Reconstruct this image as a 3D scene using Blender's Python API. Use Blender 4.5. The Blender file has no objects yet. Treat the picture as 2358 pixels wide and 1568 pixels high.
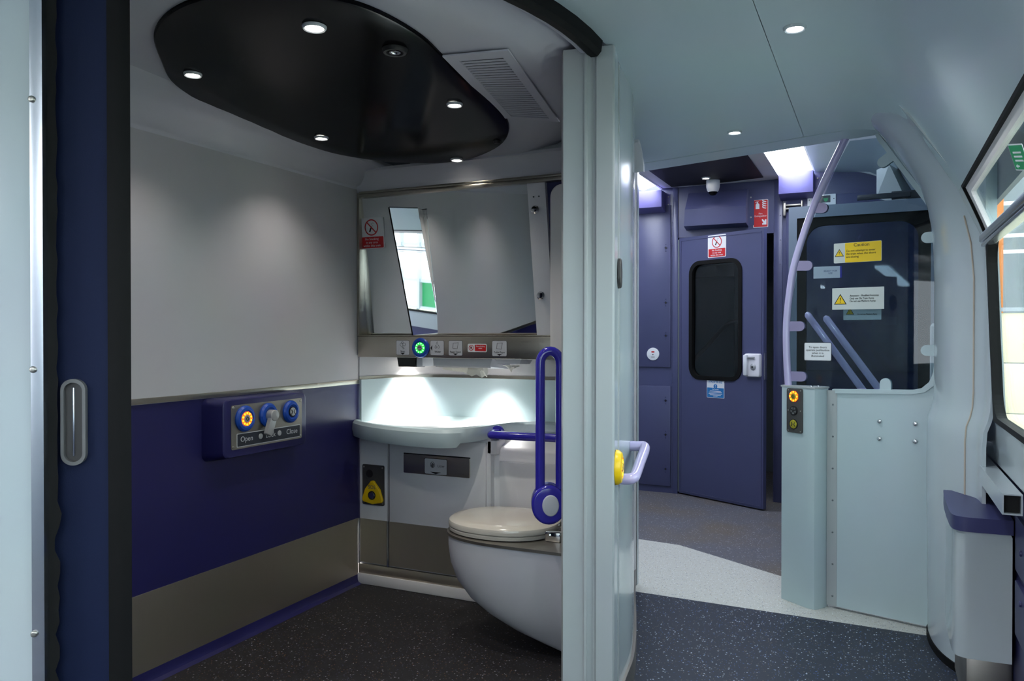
import bpy, bmesh, math, random
from mathutils import Vector, Matrix
random.seed(7)
SC = bpy.context.scene
COL = SC.collection
PI = math.pi

# ------------------------------------------------------------------ camera
cam_d = bpy.data.cameras.new('camera')
cam = bpy.data.objects.new('camera', cam_d)
COL.objects.link(cam)
cam.location = (0, 0, 1.25)
cam.rotation_euler = (math.radians(90 - 0.45), 0, math.radians(25))
cam_d.sensor_width = 36
cam_d.lens = 1806 / 2358 * 36
cam_d.clip_start = 0.02
SC.camera = cam

# ------------------------------------------------------------------ world and exposure
w = bpy.data.worlds.new('depot_daylight'); SC.world = w
w.use_nodes = True
bg = w.node_tree.nodes['Background']
bg.inputs[0].default_value = (0.88, 0.94, 1.0, 1)
bg.inputs[1].default_value = 3.3
SC.view_settings.view_transform = 'Standard'
SC.view_settings.look = 'None'
SC.view_settings.exposure = 1.2
SC.view_settings.gamma = 1.0
SC.view_settings.use_curve_mapping = False
try:
    SC.cycles.use_denoising = True
    SC.cycles.max_bounces = 6
    SC.cycles.diffuse_bounces = 4
    SC.cycles.glossy_bounces = 4
    SC.cycles.caustics_reflective = False
    SC.cycles.caustics_refractive = False
    SC.cycles.use_adaptive_sampling = True
    SC.cycles.adaptive_threshold = 0.07
    SC.cycles.adaptive_min_samples = 16
    SC.cycles.transparent_max_bounces = 16
    SC.cycles.sample_clamp_indirect = 2.5
except Exception:
    pass

# ------------------------------------------------------------------ materials
def lin(c):
    return tuple((x / 255 / 12.92) if x / 255 <= 0.04045 else ((x / 255 + 0.055) / 1.055) ** 2.4 for x in c) + (1,)
MATS = {}
def mat(name, rgb, rough=0.4, metal=0.0, emit=None, estr=0, coat=0.0, spec=0.5, bump=0.0, bscale=400, ior=1.45):
    m = bpy.data.materials.new(name); m.use_nodes = True
    nt = m.node_tree; b = nt.nodes['Principled BSDF']
    b.inputs['Base Color'].default_value = lin(rgb)
    b.inputs['Roughness'].default_value = rough
    b.inputs['Metallic'].default_value = metal
    b.inputs['Specular IOR Level'].default_value = spec
    b.inputs['Coat Weight'].default_value = coat
    b.inputs['IOR'].default_value = ior
    if emit:
        b.inputs['Emission Color'].default_value = lin(emit)
        b.inputs['Emission Strength'].default_value = estr
    tc = nt.nodes.new('ShaderNodeTexCoord')
    no = nt.nodes.new('ShaderNodeTexNoise'); no.inputs['Scale'].default_value = 3.0; no.inputs['Detail'].default_value = 3
    nt.links.new(tc.outputs['Object'], no.inputs['Vector'])
    mx = nt.nodes.new('ShaderNodeMix'); mx.data_type = 'RGBA'; mx.blend_type = 'MULTIPLY'
    mx.inputs[0].default_value = 0.10
    mx.inputs[6].default_value = lin(rgb)
    nt.links.new(no.outputs['Color'], mx.inputs[7])
    nt.links.new(mx.outputs[2], b.inputs['Base Color'])
    if bump:
        n2 = nt.nodes.new('ShaderNodeTexNoise'); n2.inputs['Scale'].default_value = bscale
        bp = nt.nodes.new('ShaderNodeBump'); bp.inputs['Strength'].default_value = bump; bp.inputs['Distance'].default_value = 0.001
        nt.links.new(tc.outputs['Object'], n2.inputs['Vector'])
        nt.links.new(n2.outputs['Fac'], bp.inputs['Height'])
        nt.links.new(bp.outputs[0], b.inputs['Normal'])
    MATS[name] = m
    return m
def steel(name, rgb, rough, stretch):
    m = mat(name, rgb, rough, 1.0)
    nt = m.node_tree; b = nt.nodes['Principled BSDF']
    tc = nt.nodes.new('ShaderNodeTexCoord'); mp = nt.nodes.new('ShaderNodeMapping')
    mp.inputs['Scale'].default_value = stretch
    no = nt.nodes.new('ShaderNodeTexNoise'); no.inputs['Scale'].default_value = 1; no.inputs['Detail'].default_value = 4
    nt.links.new(tc.outputs['Object'], mp.inputs['Vector']); nt.links.new(mp.outputs[0], no.inputs['Vector'])
    mr = nt.nodes.new('ShaderNodeMapRange'); mr.inputs[3].default_value = rough - 0.07; mr.inputs[4].default_value = rough + 0.1
    nt.links.new(no.outputs['Fac'], mr.inputs[0]); nt.links.new(mr.outputs[0], b.inputs['Roughness'])
    bp = nt.nodes.new('ShaderNodeBump'); bp.inputs['Strength'].default_value = 0.12; bp.inputs['Distance'].default_value = 0.001
    nt.links.new(no.outputs['Fac'], bp.inputs['Height']); nt.links.new(bp.outputs[0], b.inputs['Normal'])
    return m
def speckle(name, base, specks, rough, scale=120, size=0.36, dirt=None):
    m = mat(name, base, rough, 0, spec=0.4)
    nt = m.node_tree; b = nt.nodes['Principled BSDF']
    tc = nt.nodes.new('ShaderNodeTexCoord')
    prev = None
    cur = lin(base)
    if dirt:
        no = nt.nodes.new('ShaderNodeTexNoise'); no.inputs['Scale'].default_value = 1.6; no.inputs['Detail'].default_value = 6
        nt.links.new(tc.outputs['Object'], no.inputs['Vector'])
        mr = nt.nodes.new('ShaderNodeMapRange'); mr.inputs[1].default_value = 0.45; mr.inputs[2].default_value = 0.68
        nt.links.new(no.outputs['Fac'], mr.inputs[0])
        mx = nt.nodes.new('ShaderNodeMix'); mx.data_type = 'RGBA'
        mx.inputs[6].default_value = cur; mx.inputs[7].default_value = lin(dirt)
        nt.links.new(mr.outputs[0], mx.inputs[0]); prev = mx.outputs[2]
    for k, (rgb, thr) in enumerate(specks):
        mp = nt.nodes.new('ShaderNodeMapping'); mp.inputs['Location'].default_value = (k * 3.7, k * 1.3, 0)
        mp.inputs['Rotation'].default_value = (0, 0, k * 0.7)
        vo = nt.nodes.new('ShaderNodeTexVoronoi'); vo.inputs['Scale'].default_value = scale * (1 + 0.25 * k)
        nt.links.new(tc.outputs['Object'], mp.inputs['Vector']); nt.links.new(mp.outputs[0], vo.inputs['Vector'])
        sp = nt.nodes.new('ShaderNodeSeparateColor'); nt.links.new(vo.outputs['Color'], sp.inputs[0])
        a = nt.nodes.new('ShaderNodeMath'); a.operation = 'GREATER_THAN'; a.inputs[1].default_value = thr
        nt.links.new(sp.outputs[0], a.inputs[0])
        d = nt.nodes.new('ShaderNodeMath'); d.operation = 'LESS_THAN'; d.inputs[1].default_value = size
        nt.links.new(vo.outputs['Distance'], d.inputs[0])
        f = nt.nodes.new('ShaderNodeMath'); f.operation = 'MULTIPLY'
        nt.links.new(a.outputs[0], f.inputs[0]); nt.links.new(d.outputs[0], f.inputs[1])
        mx = nt.nodes.new('ShaderNodeMix'); mx.data_type = 'RGBA'
        mx.inputs[7].default_value = lin(rgb)
        if prev is None: mx.inputs[6].default_value = cur
        else: nt.links.new(prev, mx.inputs[6])
        nt.links.new(f.outputs[0], mx.inputs[0]); prev = mx.outputs[2]
    nt.links.new(prev, b.inputs['Base Color'])
    n2 = nt.nodes.new('ShaderNodeTexNoise'); n2.inputs['Scale'].default_value = 250
    bp = nt.nodes.new('ShaderNodeBump'); bp.inputs['Strength'].default_value = 0.25; bp.inputs['Distance'].default_value = 0.001
    nt.links.new(tc.outputs['Object'], n2.inputs['Vector']); nt.links.new(n2.outputs['Fac'], bp.inputs['Height'])
    nt.links.new(bp.outputs[0], b.inputs['Normal'])
    return m
def glass(name, tint, refl=0.06, haze=0.0):
    m = bpy.data.materials.new(name); m.use_nodes = True; nt = m.node_tree
    for n in list(nt.nodes): nt.nodes.remove(n)
    out = nt.nodes.new('ShaderNodeOutputMaterial')
    tr = nt.nodes.new('ShaderNodeBsdfTransparent'); tr.inputs[0].default_value = lin(tint)
    gl = nt.nodes.new('ShaderNodeBsdfGlossy'); gl.inputs['Roughness'].default_value = 0.015
    lw = nt.nodes.new('ShaderNodeLayerWeight'); lw.inputs['Blend'].default_value = 0.5
    pw = nt.nodes.new('ShaderNodeMath'); pw.operation = 'POWER'; pw.inputs[1].default_value = 5.0
    nt.links.new(lw.outputs['Facing'], pw.inputs[0])
    fr = nt.nodes.new('ShaderNodeMath'); fr.operation = 'MULTIPLY'; fr.inputs[1].default_value = 0.55
    nt.links.new(pw.outputs[0], fr.inputs[0])
    ad = nt.nodes.new('ShaderNodeMath'); ad.operation = 'ADD'; ad.inputs[1].default_value = refl; ad.use_clamp = True
    nt.links.new(fr.outputs[0], ad.inputs[0])
    ms = nt.nodes.new('ShaderNodeMixShader')
    nt.links.new(ad.outputs[0], ms.inputs[0]); nt.links.new(tr.outputs[0], ms.inputs[1]); nt.links.new(gl.outputs[0], ms.inputs[2])
    nt.links.new(ms.outputs[0], out.inputs[0])
    MATS[name] = m
    return m

mat('grp', (184, 194, 198), 0.18, coat=0.2)                 # light blue glossy moulded panels
mat('grp_satin', (184, 200, 205), 0.36)
mat('grp_ceiling', (200, 216, 220), 0.30)
mat('grp_pale', (170, 175, 177), 0.38)
mat('white_wall', (192, 190, 194), 0.42)
mat('white_ceiling', (205, 204, 212), 0.35)
mat('white_panel', (228, 227, 231), 0.4)
mat('white_trim', (228, 224, 224), 0.5)
mat('toilet_blue', (34, 33, 84), 0.36)
mat('rail_blue', (52, 46, 165), 0.16, coat=0.4)
mat('rail_end_cap', (205, 208, 214), 0.45)
mat('navy', (74, 77, 112), 0.3, bump=0.15, bscale=300)
mat('navy_door', (24, 32, 60), 0.6, spec=0.15, bump=0.2, bscale=350)
mat('navy_dark', (54, 56, 98), 0.4)
mat('lilac', (182, 174, 212), 0.2, coat=0.3)
mat('lilac_clip_shade', (140, 132, 166), 0.4)  # lilac darkened to carry the shade side of the clips
mat('lilac_box', (100, 96, 152), 0.4)
mat('black_gloss', (17, 17, 20), 0.14, ior=1.13)
mat('door_grey', (116, 128, 144), 0.4)
mat('black_matte', (28, 26, 28), 0.55)
mat('rubber', (13, 13, 14), 0.65, spec=0.2)
mat('dark_void', (10, 10, 12), 0.8)
mat('bristle', (9, 9, 10), 0.9)
mat('bolt_grey', (150, 155, 160), 0.3, 0.9)
mat('rivet_grey', (110, 118, 122), 0.45, 0.3)
mat('chrome', (215, 215, 218), 0.12, 1.0)
mat('aluminium', (196, 200, 208), 0.25, 1.0)
mat('cast_grey', (112, 112, 112), 0.5, 0.4)
mat('knob_grey', (168, 170, 172), 0.35, 0.3)
mat('button_blue', (22, 70, 165), 0.35)
mat('button_yellow', (240, 196, 20), 0.35)
mat('brass_button', (190, 178, 60), 0.25, 0.5)
mat('sign_white', (225, 228, 232), 0.4)
mat('sign_red', (196, 36, 40), 0.4)
mat('sign_blue', (38, 120, 185), 0.4)
mat('sign_yellow', (232, 196, 30), 0.45)
mat('sign_green', (26, 150, 90), 0.4)
mat('sign_grey', (196, 202, 200), 0.4)
mat('ink', (20, 20, 24), 0.6)
mat('ink_grey', (95, 95, 100), 0.6)
mat('ink_purple', (46, 52, 110), 0.6)
mat('label_dark', (44, 48, 58), 0.4)
mat('label_line', (200, 202, 205), 0.5)
mat('label_plate', (196, 198, 204), 0.4)
mat('lid', (206, 200, 190), 0.16, coat=0.3)
mat('pan', (208, 207, 214), 0.38)
mat('tissue', (235, 230, 218), 0.9)
mat('soap_black', (20, 20, 22), 0.3)
mat('screw', (175, 172, 165), 0.3, 0.9)
mat('sos_plate', (68, 66, 66), 0.45)
mat('orange', (240, 150, 30), 0.4)
mat('depot_grey', (120, 125, 130), 0.6)
mat('depot_steel', (165, 168, 175), 0.5)
mat('depot_cream', (225, 214, 182), 0.6)
mat('depot_yellow', (215, 175, 30), 0.5)
mat('depot_orange', (200, 120, 60), 0.6)
mat('depot_floor', (178, 174, 168), 0.7)
mat('seam', (190, 176, 160), 0.6)
mat('mirror', (236, 238, 240), 0.015, 1.0)
mat('lamp_glow', (255, 255, 250), 0.5, emit=(255, 250, 236), estr=14)
mat('lamp_cool', (255, 255, 255), 0.5, emit=(245, 250, 255), estr=14)
mat('diffuser_glow', (255, 255, 255), 0.5, emit=(232, 240, 255), estr=6.5)
mat('saloon_glow', (255, 255, 255), 0.5, emit=(240, 244, 250), estr=11.0)
mat('daylight_pane', (255, 255, 255), 0.5, emit=(250, 252, 255), estr=1.0)
mat('green_pane', (8, 60, 34), 0.5, emit=(30, 190, 105), estr=0.45)
mat('led_orange', (255, 120, 20), 0.4, emit=(255, 84, 10), estr=0.9)
mat('led_amber', (255, 220, 60), 0.4, emit=(255, 190, 40), estr=0.9)
mat('led_green', (40, 255, 60), 0.4, emit=(20, 220, 40), estr=0.7)
mat('led_green_hot', (160, 255, 170), 0.4, emit=(120, 255, 140), estr=1.2)
for k_ in ('lamp_glow', 'lamp_cool', 'led_orange', 'led_amber', 'led_green', 'led_green_hot', 'green_pane', 'daylight_pane'):
    MATS[k_].cycles.emission_sampling = 'NONE'
steel('steel_h', (186, 180, 168), 0.3, (6, 6, 700))
steel('steel_v', (196, 188, 174), 0.44, (500, 500, 4))
steel('steel_plate', (165, 160, 152), 0.42, (5, 5, 600))
speckle('floor_toilet', (34, 33, 36), [((130, 128, 135), 0.93), ((104, 78, 56), 0.93), ((70, 72, 92), 0.9)], 0.55)
speckle('floor_dark', (43, 49, 61), [((176, 184, 198), 0.90), ((74, 100, 150), 0.9), ((130, 118, 104), 0.93)], 0.5)
speckle('floor_white', (192, 192, 186), [((120, 126, 140), 0.9), ((168, 150, 124), 0.9), ((232, 234, 236), 0.85)], 0.4)
speckle('floor_grey', (96, 96, 104), [((170, 172, 180), 0.86), ((66, 68, 82), 0.8), ((128, 112, 96), 0.85)], 0.5, dirt=(104, 96, 88))
glass('pane_glass', (235, 244, 242), 0.03)
glass('screen_glass', (214, 224, 228), 0.02)
glass('dark_glass', (222, 228, 232), 0.03)
glass('tinted_glass', (190, 198, 206), 0.03)

# ------------------------------------------------------------------ mesh helpers
def frame(o, u, v=(0, 0, 1)):
    """local x = u (right), y = v (up), z = out of the surface"""
    u = Vector(u).normalized(); v = Vector(v).normalized(); n = u.cross(v).normalized()
    v = n.cross(u).normalized()
    o = Vector(o)
    return Matrix(((u.x, v.x, n.x, o.x), (u.y, v.y, n.y, o.y), (u.z, v.z, n.z, o.z), (0, 0, 0, 1)))
I4 = Matrix.Identity(4)
def nb(): return bmesh.new()
def prism(bm, pts, z0, z1, M=I4):
    a = [bm.verts.new(M @ Vector((p[0], p[1], z0))) for p in pts]
    b = [bm.verts.new(M @ Vector((p[0], p[1], z1))) for p in pts]
    n = len(pts)
    bm.faces.new(a[::-1]); bm.faces.new(b)
    for i in range(n):
        j = (i + 1) % n
        bm.faces.new((a[i], a[j], b[j], b[i]))
    return bm
def dome(bm, pts, z0, z1, inset, M=I4, steps=3):
    """prism whose top edge is rounded: rings shrink towards the centre"""
    cx = sum(p[0] for p in pts) / len(pts); cy = sum(p[1] for p in pts) / len(pts)
    rings = [[bm.verts.new(M @ Vector((p[0], p[1], z0))) for p in pts]]
    for k in range(steps + 1):
        t = k / steps * PI / 2
        off = inset * (1 - math.cos(t)); z = z1 - inset * (1 - math.sin(t)) if inset < abs(z1 - z0) else z0 + (z1 - z0) * math.sin(t)
        ring = []
        for p in pts:
            d = math.hypot(p[0] - cx, p[1] - cy) or 1
            s = max(0.02, (d - off) / d)
            ring.append(bm.verts.new(M @ Vector((cx + (p[0] - cx) * s, cy + (p[1] - cy) * s, z))))
        rings.append(ring)
    n = len(pts)
    for A, B in zip(rings, rings[1:]):
        for i in range(n):
            j = (i + 1) % n
            bm.faces.new((A[i], A[j], B[j], B[i]))
    bm.faces.new(rings[-1]); bm.faces.new(rings[0][::-1])
    return bm
def ringp(bm, outer, inner, z0, z1, M=I4):
    n = len(outer)
    V = lambda P, z: [bm.verts.new(M @ Vector((p[0], p[1], z))) for p in P]
    o0, o1, i0, i1 = V(outer, z0), V(outer, z1), V(inner, z0), V(inner, z1)
    for i in range(n):
        j = (i + 1) % n
        bm.faces.new((o0[i], o0[j], o1[j], o1[i]))
        bm.faces.new((i0[j], i0[i], i1[i], i1[j]))
        bm.faces.new((o1[i], o1[j], i1[j], i1[i]))
        bm.faces.new((o0[j], o0[i], i0[i], i0[j]))
    return bm
def rrect(wd, ht, r, cx=0, cy=0, seg=5):
    r = max(0.0002, min(r, wd / 2 - 1e-4, ht / 2 - 1e-4)); P = []
    for (sx, sy, a0) in ((1, 1, 0), (-1, 1, 90), (-1, -1, 180), (1, -1, 270)):
        for k in range(seg + 1):
            a = math.radians(a0 + 90 * k / seg)
            P.append((cx + sx * (wd / 2 - r) + r * math.cos(a), cy + sy * (ht / 2 - r) + r * math.sin(a)))
    return P
def circ(r, n=24, cx=0, cy=0, ry=None, a0=0):
    ry = ry or r
    return [(cx + r * math.cos(2 * PI * i / n + a0), cy + ry * math.sin(2 * PI * i / n + a0)) for i in range(n)]
def box(bm, x0, x1, y0, y1, z0, z1, M=I4, bev=0.0, seg=2):
    vs = [bm.verts.new(M @ Vector((x, y, z))) for x in (x0, x1) for y in (y0, y1) for z in (z0, z1)]
    fs = [bm.faces.new([vs[i] for i in q]) for q in ((0, 1, 3, 2), (4, 6, 7, 5), (0, 4, 5, 1), (2, 3, 7, 6), (0, 2, 6, 4), (1, 5, 7, 3))]
    if bev:
        es = list({e for f in fs for e in f.edges})
        bmesh.ops.bevel(bm, geom=es, offset=bev, segments=seg, affect='EDGES', profile=0.5)
    return bm
def tube(bm, path, r, seg=14, cap=True):
    path = [Vector(p) for p in path]; n = len(path)
    T = []
    for i in range(n):
        d = path[min(i + 1, n - 1)] - path[max(i - 1, 0)]
        T.append(d.normalized())
    up = Vector((0, 0, 1)) if abs(T[0].z) < 0.9 else Vector((1, 0, 0))
    x = T[0].cross(up).normalized(); rings = []
    for i in range(n):
        x = (x - T[i] * x.dot(T[i])).normalized(); y = T[i].cross(x)
        rr = r[i] if isinstance(r, (list, tuple)) else r
        rings.append([bm.verts.new(path[i] + (x * math.cos(2 * PI * k / seg) + y * math.sin(2 * PI * k / seg)) * rr) for k in range(seg)])
    for A, B in zip(rings, rings[1:]):
        for k in range(seg):
            l = (k + 1) % seg
            bm.faces.new((A[k], A[l], B[l], B[k]))
    if cap:
        bm.faces.new(rings[0][::-1]); bm.faces.new(rings[-1])
    return bm
def lathe(bm, prof, M=I4, seg=28, sx=1, sy=1):
    rings = []
    for (r, z) in prof:
        if r < 1e-5: rings.append([bm.verts.new(M @ Vector((0, 0, z)))])
        else: rings.append([bm.verts.new(M @ Vector((r * sx * math.cos(2 * PI * k / seg), r * sy * math.sin(2 * PI * k / seg), z))) for k in range(seg)])
    for A, B in zip(rings, rings[1:]):
        if len(A) == 1 and len(B) == 1: continue
        for k in range(seg):
            l = (k + 1) % seg
            if len(A) == 1: bm.faces.new((A[0], B[l], B[k]))
            elif len(B) == 1: bm.faces.new((A[k], A[l], B[0]))
            else: bm.faces.new((A[k], A[l], B[l], B[k]))
    return bm
def loft(bm, rings, closed=True, cap=True):
    R = [[bm.verts.new(Vector(p)) for p in ring] for ring in rings]
    n = len(R[0])
    for A, B in zip(R, R[1:]):
        for i in range(n if closed else n - 1):
            j = (i + 1) % n
            bm.faces.new((A[i], A[j], B[j], B[i]))
    if cap and closed:
        bm.faces.new(R[0][::-1]); bm.faces.new(R[-1])
    return bm
def sheet(bm, grid, t):
    """grid[i][j] of points -> thick sheet, thickness t along the mean normal at each point"""
    ni, nj = len(grid), len(grid[0])
    G = [[Vector(p) for p in row] for row in grid]
    def nrm(i, j):
        a = G[min(i + 1, ni - 1)][j] - G[max(i - 1, 0)][j]; b = G[i][min(j + 1, nj - 1)] - G[i][max(j - 1, 0)]
        return a.cross(b).normalized()
    A = [[bm.verts.new(G[i][j]) for j in range(nj)] for i in range(ni)]
    B = [[bm.verts.new(G[i][j] + nrm(i, j) * t) for j in range(nj)] for i in range(ni)]
    for i in range(ni - 1):
        for j in range(nj - 1):
            bm.faces.new((A[i][j], A[i][j + 1], A[i + 1][j + 1], A[i + 1][j]))
            bm.faces.new((B[i][j], B[i + 1][j], B[i + 1][j + 1], B[i][j + 1]))
    for i in range(ni - 1):
        bm.faces.new((A[i][0], A[i + 1][0], B[i + 1][0], B[i][0])); bm.faces.new((A[i][-1], B[i][-1], B[i + 1][-1], A[i + 1][-1]))
    for j in range(nj - 1):
        bm.faces.new((A[0][j], B[0][j], B[0][j + 1], A[0][j + 1])); bm.faces.new((A[-1][j], A[-1][j + 1], B[-1][j + 1], B[-1][j]))
    return bm
def smooth_path(P, n=8, closed=False):
    P = [Vector(p) for p in P]; N = len(P); out = []
    rng = N if closed else N - 1
    for i in range(rng):
        g = lambda k: P[k % N] if closed else P[max(0, min(N - 1, k))]
        p0, p1, p2, p3 = g(i - 1), g(i), g(i + 1), g(i + 2)
        for k in range(n):
            t = k / n
            out.append(0.5 * ((2 * p1) + (p2 - p0) * t + (2 * p0 - 5 * p1 + 4 * p2 - p3) * t * t + (3 * p1 - p0 - 3 * p2 + p3) * t ** 3))
    if not closed: out.append(P[-1])
    return out
def wallstrip(bm, path, z0, z1, t):
    """vertical wall following a plan path [(x,y)..]; t = thickness to the left of travel"""
    P = [Vector((p[0], p[1])) for p in path]; n = len(P); Q = []
    for i in range(n):
        d = (P[min(i + 1, n - 1)] - P[max(i - 1, 0)]).normalized()
        Q.append(P[i] + Vector((-d.y, d.x)) * t)
    for k in range(n - 1):
        pass
    A0 = [bm.verts.new((p.x, p.y, z0)) for p in P]; A1 = [bm.verts.new((p.x, p.y, z1)) for p in P]
    B0 = [bm.verts.new((p.x, p.y, z0)) for p in Q]; B1 = [bm.verts.new((p.x, p.y, z1)) for p in Q]
    for i in range(n - 1):
        bm.faces.new((A0[i], A0[i + 1], A1[i + 1], A1[i])); bm.faces.new((B0[i + 1], B0[i], B1[i], B1[i + 1]))
        bm.faces.new((A1[i], A1[i + 1], B1[i + 1], B1[i])); bm.faces.new((A0[i + 1], A0[i], B0[i], B0[i + 1]))
    bm.faces.new((A0[0], A1[0], B1[0], B0[0])); bm.faces.new((A0[-1], B0[-1], B1[-1], A1[-1]))
    return bm

# ------------------------------------------------------------------ object helpers
LOC = {}
def link(o, parent):
    COL.objects.link(o)
    if parent is not None:
        o.parent = parent
        o.matrix_parent_inverse = Matrix.Translation(-LOC.get(parent.name, Vector((0, 0, 0))))
def obj(name, bm, m, parent=None, label=None):
    bmesh.ops.recalc_face_normals(bm, faces=bm.faces[:])
    me = bpy.data.meshes.new(name); bm.to_mesh(me); bm.free()
    me.polygons.foreach_set('use_smooth', [True] * len(me.polygons))
    me.set_sharp_from_angle(angle=math.radians(32))
    me.materials.append(MATS[m])
    o = bpy.data.objects.new(name, me); link(o, parent)
    if label: o['label'] = label
    return o
def tag(o, label, cat, group=None, kind=None):
    o['label'] = label
    if cat: o['category'] = cat
    if group: o['group'] = group
    if kind: o['kind'] = kind
    return o
def thing(name, label, cat, loc, group=None, kind=None):
    o = bpy.data.objects.new(name, None); COL.objects.link(o); o.location = loc; o.empty_display_size = 0.05
    LOC[o.name] = Vector(loc)
    return tag(o, label, cat, group, kind)
def struct(name, bm, m, label=None, parent=None):
    o = obj(name, bm, m, parent, label)
    if parent is None: o['kind'] = 'structure'
    return o
def sroot(name, loc, label=None):
    o = bpy.data.objects.new(name, None); COL.objects.link(o); o.location = loc; o.empty_display_size = 0.05
    LOC[o.name] = Vector(loc); o['kind'] = 'structure'
    if label: o['label'] = label
    return o
def text(name, s, size, M, m, parent, x=0, y=0, z=0.0006, align='CENTER', ext=0.0004, sx=1.0):
    cu = bpy.data.curves.new(name, 'FONT'); cu.body = s; cu.size = size; cu.align_x = align; cu.align_y = 'CENTER'
    cu.extrude = ext; cu.space_line = 1.0; cu.resolution_u = 3
    t = bpy.data.objects.new('tmp', cu); COL.objects.link(t)
    me = bpy.data.meshes.new_from_object(t)
    bpy.data.objects.remove(t); bpy.data.curves.remove(cu)
    me.name = name
    me.transform(M @ Matrix.Translation((x, y, z)) @ Matrix.Diagonal((sx, 1, 1, 1)))
    me.materials.clear(); me.materials.append(MATS[m])
    o = bpy.data.objects.new(name, me); link(o, parent)
    return o
def spot(name, loc, power, parent, ang=100, size=0.03, color=(1, 0.96, 0.9), dirn=(0, 0, -1), blend=0.6):
    l = bpy.data.lights.new(name, 'SPOT'); l.energy = power; l.spot_size = math.radians(ang); l.spot_blend = 1.0 if ang > 105 else blend
    l.shadow_soft_size = size; l.color = color
    o = bpy.data.objects.new(name, l); link(o, parent)
    o.location = loc; o.rotation_euler = Vector(dirn).to_track_quat('-Z', 'Y').to_euler()
    return o

# ================================================================== GEOMETRY OF THE PLACE (metres)
XL = -2.37                      # toilet side of the car body
PC = (-2.2, 2.2)                # centre of the curved toilet wall
def arc(R, a): a = math.radians(a); return (PC[0] + R * math.cos(a), PC[1] + R * math.sin(a))
CEIL = 2.13
POD = [(-0.730, 2.300), (-0.748, 2.39), (-0.768, 2.49), (-0.784, 2.60), (-0.805, 2.747), (-0.855, 2.95), (-0.92, 3.18), (-0.995, 3.43), (-1.07, 3.69), (-1.10, 3.80)]
POD = [(p.x, p.y) for p in smooth_path([(a, b, 0) for a, b in POD], 3)]
def zc(y): return 2.12 - 0.045 * (y - 1.7)       # toilet ceiling falls slightly towards the back
# screen plane at the end of the corridor
S0 = Vector((-0.187, 3.855, 0)); SU = Vector((0.963, -0.270, 0)).normalized()
MS = frame(S0, SU)

# ------------------------------------------------------------------ floors
arc_in = [arc(1.40, a) for a in range(0, -98, -5)]
pl = [(XL, 3.8)] + [(-1.08, 3.8)] + [p for p in POD[::-1]] + arc_in + [(XL, 0.80)]
struct('floor', prism(nb(), pl, -0.03, 0.0), 'floor_toilet', 'black speckled vinyl floor of the toilet')
pl = [(XL, -6), (0.42, -6), (0.42, 3.664), (-1.064, 3.70)] + [(x, y) for x, y in POD[::-1] if y < 3.69] + arc_in + [(XL, 0.80)]
struct('floor', prism(nb(), pl, -0.03, 0.0), 'floor_dark', 'dark blue speckled vinyl floor of the corridor')
pl = [(-1.064, 3.70), (0.42, 3.664), (0.42, 3.76), (-0.446, 4.252), (-1.061, 4.629), (-1.5, 4.68), (-1.5, 3.81), (-1.10, 3.81), (-1.07, 3.70)]
struct('floor', prism(nb(), pl, -0.03, 0.0), 'floor_white', 'pale speckled vinyl band across the corridor')
pl = [(0.42, 3.76), (0.42, 7.6), (XL, 7.6), (XL, 3.81), (-1.5, 3.81), (-1.5, 4.68), (-1.061, 4.629), (-0.446, 4.252)]
struct('floor', prism(nb(), pl, -0.03, 0.0), 'floor_grey', 'worn grey speckled vinyl floor of the vestibule')

# ------------------------------------------------------------------ toilet: left wall
wl = struct('wall_left', box(nb(), XL - 0.04, XL, 0.74, 3.80, 1.0, 2.16), 'white_wall', 'plain white upper wall of the toilet')
struct('lower_panel', box(nb(), XL - 0.04, XL, 0.74, 3.27, 0.3, 1.0), 'toilet_blue', None, wl)
struct('kick_plate', box(nb(), XL - 0.03, XL + 0.003, 0.80, 3.245, 0.042, 0.326), 'steel_v', None, wl)
bm = nb(); box(bm, XL - 0.01, XL + 0.006, 0.80, 3.25, 1.002, 1.022, bev=0.002)
struct('dado_strip', bm, 'steel_h', None, wl)
bm = nb()
prof = [(XL - 0.02, 0.0), (XL + 0.03, 0.0), (XL + 0.012, 0.008), (XL + 0.006, 0.02), (XL + 0.004, 0.044), (XL - 0.02, 0.044)]
loft(bm, [[(x, 0.80, z) for x, z in prof], [(x, 3.245, z) for x, z in prof]])
struct('baseboard_left', bm, 'toilet_blue', 'dark blue coved skirting of the toilet')

# ------------------------------------------------------------------ toilet ceiling with coves
bm = nb()
def covering(bm):
    # flat field inside the ridge, then a band that climbs to the door track
    segs = 40
    ang = [-97 + (97 + 62) * k / segs for k in range(segs + 1)]
    rows = []
    for R, dz in ((0.0, 0), (0.7, 0), (1.15, 0), (1.235, -0.002), (1.26, 0.004), (1.30, 0.02), (1.40, 0.055)):
        row = []
        for a in ang:
            x, y = arc(R, a)
            y = min(y, 3.30)
            row.append((x, y, zc(y) + dz))
        rows.append(row)
    return sheet(bm, rows, 0.02)
covering(bm)
ceil_t = struct('ceiling', bm, 'white_ceiling', 'off white moulded ceiling of the toilet')
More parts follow.
